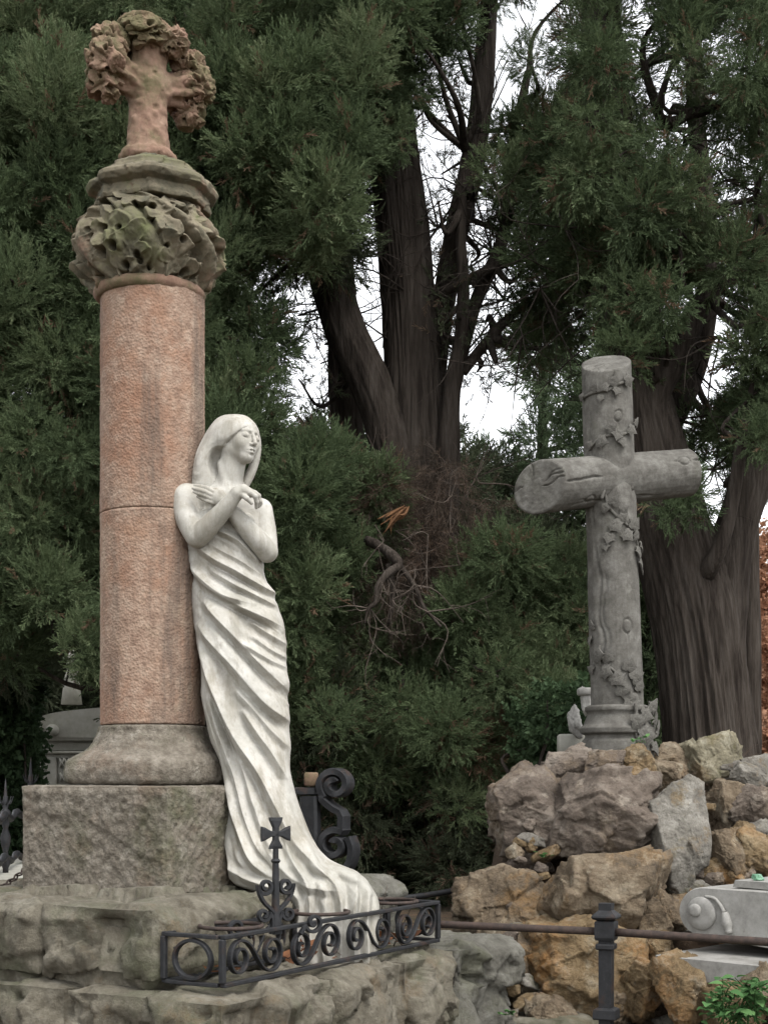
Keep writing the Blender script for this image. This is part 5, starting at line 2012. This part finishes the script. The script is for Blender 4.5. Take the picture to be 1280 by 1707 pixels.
def trunk(pts, rpx, Y, seed, nseg=72, amp=.10, dY=None):
    """pts: photo pixels along the stem, rpx: radii in pixels"""
    n = max(24, len(pts) * 24)
    q = np.array([P(a, b, Y + (0 if dY is None else dY[i])) for i, (a, b) in enumerate(pts)])
    path = catmull(q, n)
    rr = catmull(np.array(rpx, float)[:, None], n)[:, 0] * Y / F_PX * (1 + .05 * noise3(np.stack([np.linspace(0, 9, n), np.full(n, seed), np.zeros(n)], -1), 4))
    return path, tube(path, rr, nseg, bark_disp(seed, amp))


def limbs(clumps, stems, seed, r0=.022, share=1.0, twigs=2):
    """a branch from the nearest stem up to each clump, with side twigs"""
    g = np.random.default_rng(seed)
    parts = []
    for (c, rad, _) in clumps:
        if g.random() > share:
            continue
        best, bd = None, 1e9
        for path in stems:
            low = path[(path[:, 2] < c[2] + .1)]
            if len(low) == 0:
                low = path[:1]
            d = np.linalg.norm((low - c) * [1, 1, .6], axis=1)
            if d.min() < bd:
                bd, best = d.min(), low[d.argmin()]
        mid = (best + c) / 2 + g.normal(size=3) * .12 + np.array([0, 0, -.06])
        q = catmull([best, mid, c], 12)
        parts.append(tube(q, np.linspace(r0 * g.uniform(.8, 1.6), .006, 12), 7, cap=False))
        for k in range(twigs):
            a = q[g.integers(5, 12)]
            b = a + norm(g.normal(size=3) + [0, 0, .2]) * rad.mean() * 1.1
            parts.append(tube(catmull([a, (a + b) / 2 + g.normal(size=3) * .03, b], 6), np.linspace(.006, .002, 6), 4, cap=False))
    return join(parts)


def tree(name, label, cat, root, stems, crowns, mat_crown, limb_seed=None, bark=M_BARK, share=.7, dens=None, **kw):
    t = thing(name, label, cat, root)
    for (path, (v, f)) in stems:
        obj('trunk', v, f, bark, t)
    for (cl, de, ln, kws, mt) in crowns:
        crown('crown', cl, de, ln, mt, t, **kws)
    if limb_seed is not None:
        v, f = limbs([c for cr in crowns for c in cr[0]], [s[0] for s in stems], limb_seed, share=share)
        obj('limbs', v, f, bark, t)['kind'] = 'stuff'
    return t


def bare_twigs(origins, seed, n, length, r0=.006, spread=(1, .5, .6), droop=.0):
    g = np.random.default_rng(seed)
    parts = []
    for _ in range(n):
        o = origins[g.integers(0, len(origins))]
        d = norm(g.normal(size=3) * spread + [0, 0, -droop])
        L = length * g.uniform(.4, 1.2)
        p1 = o + d * L * .5 + g.normal(size=3) * L * .12
        p2 = o + d * L + g.normal(size=3) * L * .18
        q = catmull([o, p1, p2], 9)
        parts.append(tube(q, np.linspace(r0 * g.uniform(.6, 1.3), .0015, 9), 5, cap=False))
        for k in range(3):
            a = q[g.integers(3, 9)]
            b = a + norm(d + g.normal(size=3) * .8) * L * .45
            parts.append(tube(catmull([a, (a + b) / 2 + g.normal(size=3) * L * .05, b], 5), np.linspace(r0 * .4, .001, 5), 4, cap=False))
    return join(parts)


# --- dense cypress behind the column
s1 = [trunk([(330, 1560), (325, 1200), (318, 800), (310, 400), (300, -60)], [60, 52, 46, 38, 26], 10.2, 1)]
P1 = [(-60, -60), (590, -60), (610, 110), (600, 250), (590, 400), (545, 450), (490, 430), (478, 520), (475, 640), (510, 730), (575, 800), (590, 890), (520, 1010), (420, 1060), (340, 1150), (250, 1150), (170, 1120), (120, 1070), (60, 1100), (-60, 1060)]
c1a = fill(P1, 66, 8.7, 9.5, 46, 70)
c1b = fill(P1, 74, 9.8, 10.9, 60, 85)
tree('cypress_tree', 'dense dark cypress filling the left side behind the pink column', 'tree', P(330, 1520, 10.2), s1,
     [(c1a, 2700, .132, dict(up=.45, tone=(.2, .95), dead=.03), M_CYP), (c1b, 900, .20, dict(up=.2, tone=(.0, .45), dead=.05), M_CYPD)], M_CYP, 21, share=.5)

# --- many-stemmed cypress in the middle
Y2 = 10.4
s2 = [trunk([(700, 1540), (696, 1150), (692, 850), (688, 620), (674, 420), (655, 240), (640, 60), (630, -80)], [60, 56, 52, 45, 42, 38, 32, 27], Y2, 2, 150, .09),
      trunk([(676, 900), (655, 760), (622, 650), (572, 540), (545, 430), (522, 290), (508, 90), (500, -60)], [30, 33, 32, 31, 31, 27, 22, 19], Y2 - .15, 3, 72, .10),
      trunk([(600, 1200), (588, 950), (580, 760), (574, 600), (566, 440), (556, 300)], [34, 30, 27, 25, 22, 18], Y2 + .5, 4, 64, .10),
      trunk([(735, 1000), (745, 800), (752, 660), (768, 560), (772, 480), (768, 380), (775, 250)], [24, 20, 15, 11, 10, 8, 5], Y2 - .2, 5, 40, .08),
      trunk([(716, 720), (728, 590), (745, 470), (764, 370), (788, 270), (802, 170), (812, 40), (820, -60)], [20, 18, 19, 18, 19, 18, 15, 13], Y2 + .1, 6, 48, .08),
      trunk([(750, 700), (788, 520), (826, 430), (842, 370), (850, 260), (880, 120)], [6, 10, 11, 9, 8, 6], Y2 - .1, 7, 32, .08),
      trunk([(706, 520), (735, 490), (775, 470), (835, 440), (900, 420), (960, 395)], [10, 9, 8, 9, 8, 5], Y2 - .2, 8, 28, .08, dY=[.25, .1, 0, 0, 0, 0]),
      trunk([(770, 620), (820, 560), (860, 520), (920, 490), (990, 470)], [9, 8, 7, 5, 4], Y2 - .1, 9, 24, .08)]
P2u = [(590, -60), (1000, -60), (1000, 140), (960, 250), (900, 300), (840, 260), (800, 150), (720, 130), (690, 180), (650, 230), (600, 240), (560, 180)]
P2r = [(800, 240), (960, 180), (1000, 260), (1000, 460), (960, 560), (900, 590), (850, 560), (830, 480), (840, 400)]
P2m = [(470, 760), (560, 770), (640, 800), (650, 880), (620, 950), (560, 1000), (480, 1010)]
P2l = [(470, 1010), (560, 1000), (640, 1040), (700, 1080), (760, 1000), (830, 930), (930, 900), (990, 960), (985, 1060), (975, 1180), (930, 1240), (880, 1280), (850, 1330), (760, 1340), (640, 1300), (480, 1220)]
P2d = [(450, 1180), (990, 1180), (900, 1290), (860, 1420), (820, 1500), (470, 1500)]
c2u = fill(P2u, 52, 9.6, 10.6, 38, 58)
c2u = c2u + fill([(570, -60), (760, -60), (705, 130), (690, 225), (610, 255), (590, 150)], 46, 9.3, 9.9, 34, 50, margin=.15)
c2r = fill(P2r, 50, 9.6, 10.4, 36, 52)
c2m = fill(P2m, 48, 9.3, 10.0, 34, 50)
c2l = fill(P2l, 58, 8.9, 9.8, 40, 62)
c2d = fill(P2d, 62, 9.2, 10.4, 48, 66)
c2s = fill([(690, 150), (800, 150), (870, 300), (880, 600), (790, 640), (740, 600), (700, 400)], 44, Y2 - .3, Y2 + .8, 26, 40, margin=0) + fill([(480, 430), (560, 430), (560, 700), (490, 700)], 40, Y2 - .3, Y2 + .8, 24, 36, margin=0)
c2i = fill([(480, 250), (620, 230), (610, 330), (560, 470), (560, 760), (640, 760), (720, 620), (760, 760), (700, 900), (600, 900), (500, 800), (470, 600)], 78, Y2 + .1, Y2 + .9, 30, 40)
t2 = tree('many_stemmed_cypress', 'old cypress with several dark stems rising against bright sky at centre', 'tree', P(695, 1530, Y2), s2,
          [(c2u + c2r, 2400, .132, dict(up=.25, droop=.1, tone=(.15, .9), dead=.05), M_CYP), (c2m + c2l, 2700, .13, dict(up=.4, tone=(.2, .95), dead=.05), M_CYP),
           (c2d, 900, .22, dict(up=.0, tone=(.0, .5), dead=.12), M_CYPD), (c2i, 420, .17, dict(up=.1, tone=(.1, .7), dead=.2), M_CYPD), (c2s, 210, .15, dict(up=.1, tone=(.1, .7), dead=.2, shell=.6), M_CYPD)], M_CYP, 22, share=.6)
# dead brown twigs round the stems and the torn limb
cdead = fill([(600, 760), (760, 770), (850, 880), (830, 960), (740, 1030), (680, 1070), (560, 1040), (540, 930), (620, 900)], 46, 9.3, 9.9, 30, 46, margin=.0)
crown('dead_needles', cdead, 900, .17, M_DEAD, t2, kind='dead', up=-.3, droop=.3, tone=(.0, 1.0), dead=0, shell=.5)
org = [P(r7.uniform(600, 800), r7.uniform(800, 1020), r7.uniform(9.2, 9.9)) for _ in range(60)]
v, f = bare_twigs(org, 5, 90, .40, .0045, (1, .5, .8), .45)
obj('dead_twigs', v, f, M_TWIG, t2)['kind'] = 'stuff'
org = [P(x, y, Y2 - .1) for x, y in ((560, 520), (600, 430), (640, 560), (700, 500), (760, 480), (790, 330), (820, 420), (850, 300), (770, 600), (880, 430), (560, 640), (610, 340), (730, 380), (800, 220), (840, 500), (800, 560))]
v, f = bare_twigs(org, 6, 150, .75, .0075, (1, .4, .9), -.25)
obj('bare_twigs', v, f, M_BARK, t2)['kind'] = 'stuff'
tl = []
for k in range(14):
    o1 = np.array([r7.normal() * .03, r7.normal() * .02, r7.normal() * .012])
    tl.append(tube(catmull([P(678, 845, 9.25) + o1 * .4, P(664, 860, 9.2) + o1, P(650 + r7.normal() * 7, 878 + r7.normal() * 9, 9.18) + o1 * 1.2], 8), np.array([.004, .008, .010, .010, .009, .007, .004, .001]), 4))
v, f = join(tl)
obj('torn_limb', v, f, M_SPLIT, t2, label='torn limb stub with bare orange wood')
v, f = tube(catmull([P(612, 900, 9.1), P(640, 915, 8.95), P(660, 932, 8.85), P(664, 944, 8.83), P(646, 956, 8.8), P(630, 978, 8.77), P(626, 1004, 8.75), P(614, 1016, 8.75), P(608, 1040, 8.75)], 40), np.concatenate([np.linspace(.030, .022, 20), np.linspace(.020, .005, 20)]) * (1 + .2 * noise3(np.stack([np.arange(40) * .6, np.zeros(40), np.zeros(40)], -1), 3)), 12, bark_disp(4, .2))
obj('hanging_limb', v, f, M_BARK, t2)
v, f = tube(catmull([P(660, 935, 8.9), P(690, 975, 8.85), P(705, 1010, 8.85), P(735, 1045, 8.85)], 24), np.linspace(.02, .008, 24), 8)
obj('hanging_limb', v, f, M_BARK, t2)
v, f = tube(catmull([P(648, 940, 8.9), P(655, 990, 8.9), P(648, 1040, 8.95)], 20), np.linspace(.022, .012, 20), 8)
obj('hanging_limb', v, f, M_BARK, t2)

org = [P(x, y, 8.8) for x, y in ((630, 912), (660, 935), (646, 958), (630, 985), (618, 1015), (690, 975), (712, 1020), (654, 1000))]
v, f = bare_twigs(org, 9, 26, .34, .0045, (1, .6, 1), .5)
obj('dead_twigs', v, f, M_TWIG, t2)['kind'] = 'stuff'

# --- big forked tree on the right
Y3 = 9.3
s3 = [trunk([(1195, 1420), (1188, 1300), (1172, 1140), (1150, 1000), (1112, 870), (1082, 740), (1058, 620), (1040, 450), (1022, 270), (1005, 80), (995, -80)], [84, 74, 68, 66, 62, 54, 48, 42, 38, 32, 28], Y3, 12, 200, .085),
      trunk([(1186, 1120), (1196, 1020), (1212, 930), (1242, 830), (1272, 740), (1300, 640), (1330, 520)], [50, 44, 36, 32, 30, 28, 24], Y3 + .05, 13, 64, .09),
      trunk([(1158, 985), (1180, 950), (1198, 915), (1214, 860), (1226, 800), (1236, 730)], [17, 15, 13, 12, 11, 9], Y3 - .33, 14, 32, .06, dY=[.28, .08, 0, 0, 0, 0]),
      trunk([(1072, 720), (1098, 640), (1128, 590), (1160, 520), (1190, 480), (1250, 445), (1320, 430)], [26, 24, 22, 18, 15, 12, 9], Y3 - .1, 15, 40, .08),
      trunk([(1100, 200), (1120, 205), (1150, 190), (1200, 175), (1260, 140)], [9, 9, 8, 7, 6], Y3, 16, 24, .08),
      trunk([(1095, 760), (1120, 700), (1150, 630), (1170, 560), (1180, 420), (1160, 200), (1150, -60)], [14, 18, 20, 18, 16, 14, 12], Y3 + .6, 17, 36, .08)]
P3 = [(900, -60), (1340, -60), (1340, 720), (1240, 740), (1190, 700), (1230, 620), (1180, 560), (1110, 580), (1075, 640), (1000, 600), (960, 560), (935, 480), (980, 380), (970, 250), (1000, 130)]
c3a = fill(P3, 54, 8.5, 9.4, 38, 56)
c3b = fill(P3, 58, 9.7, 10.8, 44, 66)
c3c = fill([(1150, 700), (1240, 640), (1290, 650), (1290, 800), (1230, 820), (1160, 760)], 48, 9.6, 10.4, 30, 44)
t3 = tree('forked_cypress', 'huge ridged tree trunk forking in two behind the log cross', 'tree', P(1190, 1400, Y3), s3,
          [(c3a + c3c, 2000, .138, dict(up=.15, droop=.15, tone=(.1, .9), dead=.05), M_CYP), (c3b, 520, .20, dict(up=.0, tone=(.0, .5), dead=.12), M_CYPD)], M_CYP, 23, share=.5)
org = [P(x, y, Y3 + r7.uniform(-.4, .3)) for x, y in ((1000, 560), (960, 470), (900, 480), (1060, 520), (1160, 620), (1190, 780), (1110, 700), (1150, 560), (940, 380), (1210, 300), (1140, 230), (1120, 330), (1200, 560), (870, 560))]
v, f = bare_twigs(org, 7, 110, .75, .0065, (1, .4, .7), .1)
obj('bare_twigs', v, f, M_BARK, t3)['kind'] = 'stuff'
cs = fill([(1085, 835), (1150, 820), (1165, 850), (1110, 870)], 26, 8.6, 8.8, 18, 24, margin=0)
crown('crown', cs, 1600, .14, M_CYP, t3, up=.1, tone=(.1, .6))

# --- paler conifers farther back
def far_tree(label, poly, Y, trunk_px, seed, dens, ln, mt=M_CON, sp=58, rr=(34, 58), tone=(.0, 1.0), name='conifer', kind='cypress', dY=1.5):
    cl = fill(poly, sp, Y - dY * .5, Y + dY * .5, rr[0], rr[1])
    p = np.asarray(poly, float)
    st = [trunk([(trunk_px, 1500), (trunk_px, 1100), (trunk_px + 5, p[:, 1].min() + 30)], [20, 16, 6], Y, seed, 24, .08)]
    return tree(name, label, 'tree', P(trunk_px, 1440, Y), st, [(cl, dens, ln, dict(up=.3, tone=tone, dead=0, kind=kind), mt)], mt, seed, share=.8)


far_tree('paler green conifer between the many-stemmed cypress and the log cross', [(845, 570), (960, 560), (1060, 640), (1080, 800), (1090, 1100), (1000, 1200), (880, 1000), (780, 960), (770, 790), (840, 770)], 14.5, 900, 31, 600, .28)
far_tree('grey-green conifer glimpsed right of the forked trunk below the crown', [(1130, 690), (1290, 680), (1295, 830), (1225, 850), (1160, 880), (1120, 780)], 15.5, 1250, 32, 500, .28)
far_tree('dark conifer seen between log cross and forked trunk', [(1060, 860), (1110, 880), (1130, 1180), (1120, 1300), (1060, 1300)], 13.5, 1090, 33, 700, .26, M_CYP, tone=(.0, .6))
far_tree('shadowy conifer in the depth behind the stems at centre', [(440, 800), (560, 760), (690, 780), (780, 790), (860, 900), (1000, 1100), (960, 1350), (450, 1350)], 14.0, 620, 34, 500, .30, M_CYPD, 80, (60, 90), (.0, .4))
far_tree('shadowy conifer in the depth at the left edge', [(-80, 650), (200, 700), (330, 850), (420, 1000), (420, 1250), (250, 1230), (-80, 1260)], 16.0, 30, 35, 500, .30, M_CYPD, 80, (60, 90), (.0, .4))

wood = thing('far_wood', 'dim wall of far-off trees low between the trunks', 'wood', P(600, 1340, 23))
wood['kind'] = 'stuff'
crown('wood_mass', fill([(-150, 960), (1230, 960), (1235, 1340), (-150, 1340)], 70, 21, 25, 60, 80), 260, .42, M_CYPD, wood, kind='cypress', tone=(.0, .6), dead=0)
# --- hedge at the lower left, ivy behind the cross foot, autumn creeper on the right slope
def bush(name, label, cat, cl, root, dens, ln, mt, kind='broad', tone=(.0, 1.0), up=.2):
    t = thing(name, label, cat, root)
    crown('foliage', cl, dens, ln, mt, t, kind=kind, up=up, tone=tone, dead=0)
    parts = []
    for (c, rad, _) in cl[::2]:
        b = np.array([c[0] + r7.normal() * .1, c[1], root[2]])
        parts.append(tube(catmull([b, (b + c) / 2 + r7.normal(size=3) * .05, c], 8), np.linspace(.014, .004, 8), 5, cap=False))
    v, f = join(parts)
    obj('stems', v, f, M_BARK, t)['kind'] = 'stuff'
    return t


bush('ivy_hedge', 'dark green ivy hedge at the left edge behind the iron fence', 'hedge', fill([(-60, 1080), (40, 1110), (42, 1200), (40, 1420), (-60, 1430)], 36, 11.2, 12.2, 34, 50), P(20, 1440, 11.6), 1700, .13, M_IVYH)
bush('low_shrub', 'low dark shrub in the shade behind the marble gown', 'shrub', fill([(470, 1400), (800, 1400), (800, 1530), (470, 1530)], 60, 10.6, 11.4, 44, 60), P(620, 1480, 11), 900, .16, M_CYPD, 'cypress', (.0, .3))
bush('ivy_bush', 'glossy ivy bush left of the log cross foot', 'shrub', fill([(870, 1170), (980, 1150), (985, 1235), (930, 1270), (880, 1265)], 34, 8.0, 8.6, 24, 36), P(930, 1290, 8.3), 2300, .10, M_IVYH, tone=(.2, 1.0))
bush('autumn_creeper', 'creeper with pinkish brown autumn leaves on the slope at the right edge', 'creeper', fill([(1215, 930), (1300, 880), (1310, 1330), (1235, 1330), (1225, 1150)], 30, 16.5, 18.5, 24, 38, margin=0), P(1260, 1330, 17.5), 330, .17, M_AUT)
bush('autumn_shrub', 'low shrub with rusty leaves behind the log cross at trunk foot', 'shrub', fill([(1078, 1130), (1125, 1130), (1130, 1230), (1080, 1230)], 30, 15, 16, 22, 30, margin=0), P(1100, 1290, 15.5), 380, .16, M_AUT)
bush('fern_scrub', 'thin scrub on the rocks beside the grey lichened boulder', 'scrub', fill([(1150, 1290), (1230, 1250), (1260, 1330), (1180, 1340)], 34, 6.75, 6.95, 12, 20, margin=0), P(1200, 1330, 6.85), 2200, .05, M_DEAD, 'dead')

# leafy weed in the lower right corner
weed = thing('leafy_weed', 'bright green leafy weed growing at the lower right corner', 'weed', P(1225, 1690, 5.0))
wm = [leaf_mesh('leaf', .052, .034, .3, -.25, 6, M_LEAF, t) for t in (.0, .35, .7, 1.0)]
r8 = np.random.default_rng(14)
tips = []
for k in range(34):
    b = P(r8.uniform(1190, 1270), r8.uniform(1690, 1720), r8.uniform(5.0, 5.2))
    tpx = P(r8.uniform(1172, 1285), r8.uniform(1622, 1712), r8.uniform(4.85, 5.1))
    q = catmull([b, (b + tpx) / 2 + [0, 0, .03], tpx], 7)
    v, f = tube(q, np.linspace(.003, .0015, 7), 5, cap=False)
    obj('stem', v, f, M_LEAF, weed)
    for j in range(6):
        i = int(r8.integers(3, 7))
        d = norm([r8.normal(), r8.normal() - .4, r8.uniform(-.2, .5)])
        piece('leaf', wm[int(r8.integers(0, 4))], mat4(rotm(d, r8.uniform(-.3, .3)), q[i] + r8.normal(size=3) * .008, r8.uniform(.55, 1.05)), weed)
for (px, py, Y, n, lab) in ((848, 1690, 5.6, 9, 'tiny green weed on the grey stone below the planter'), (908, 1428, 6.3, 6, 'tiny green sprout between two boulders'),
                            (1066, 1235, 6.75, 8, 'small green sprout at the foot of the log cross')):
    wd = thing('small_weed', lab, 'weed', P(px, py + 6, Y))
    for j in range(n * 2):
        d = norm([r8.normal(), r8.normal() * .6 - .3, r8.uniform(.1, .9)])
        piece('leaf', wm[int(r8.integers(0, 4))], mat4(rotm(d, r8.uniform(-.5, .5)), P(px + r8.normal() * 8, py + r8.normal() * 3, Y), r8.uniform(.35, .6)), wd)
print('SPRIGS', N_SPRIG[0])
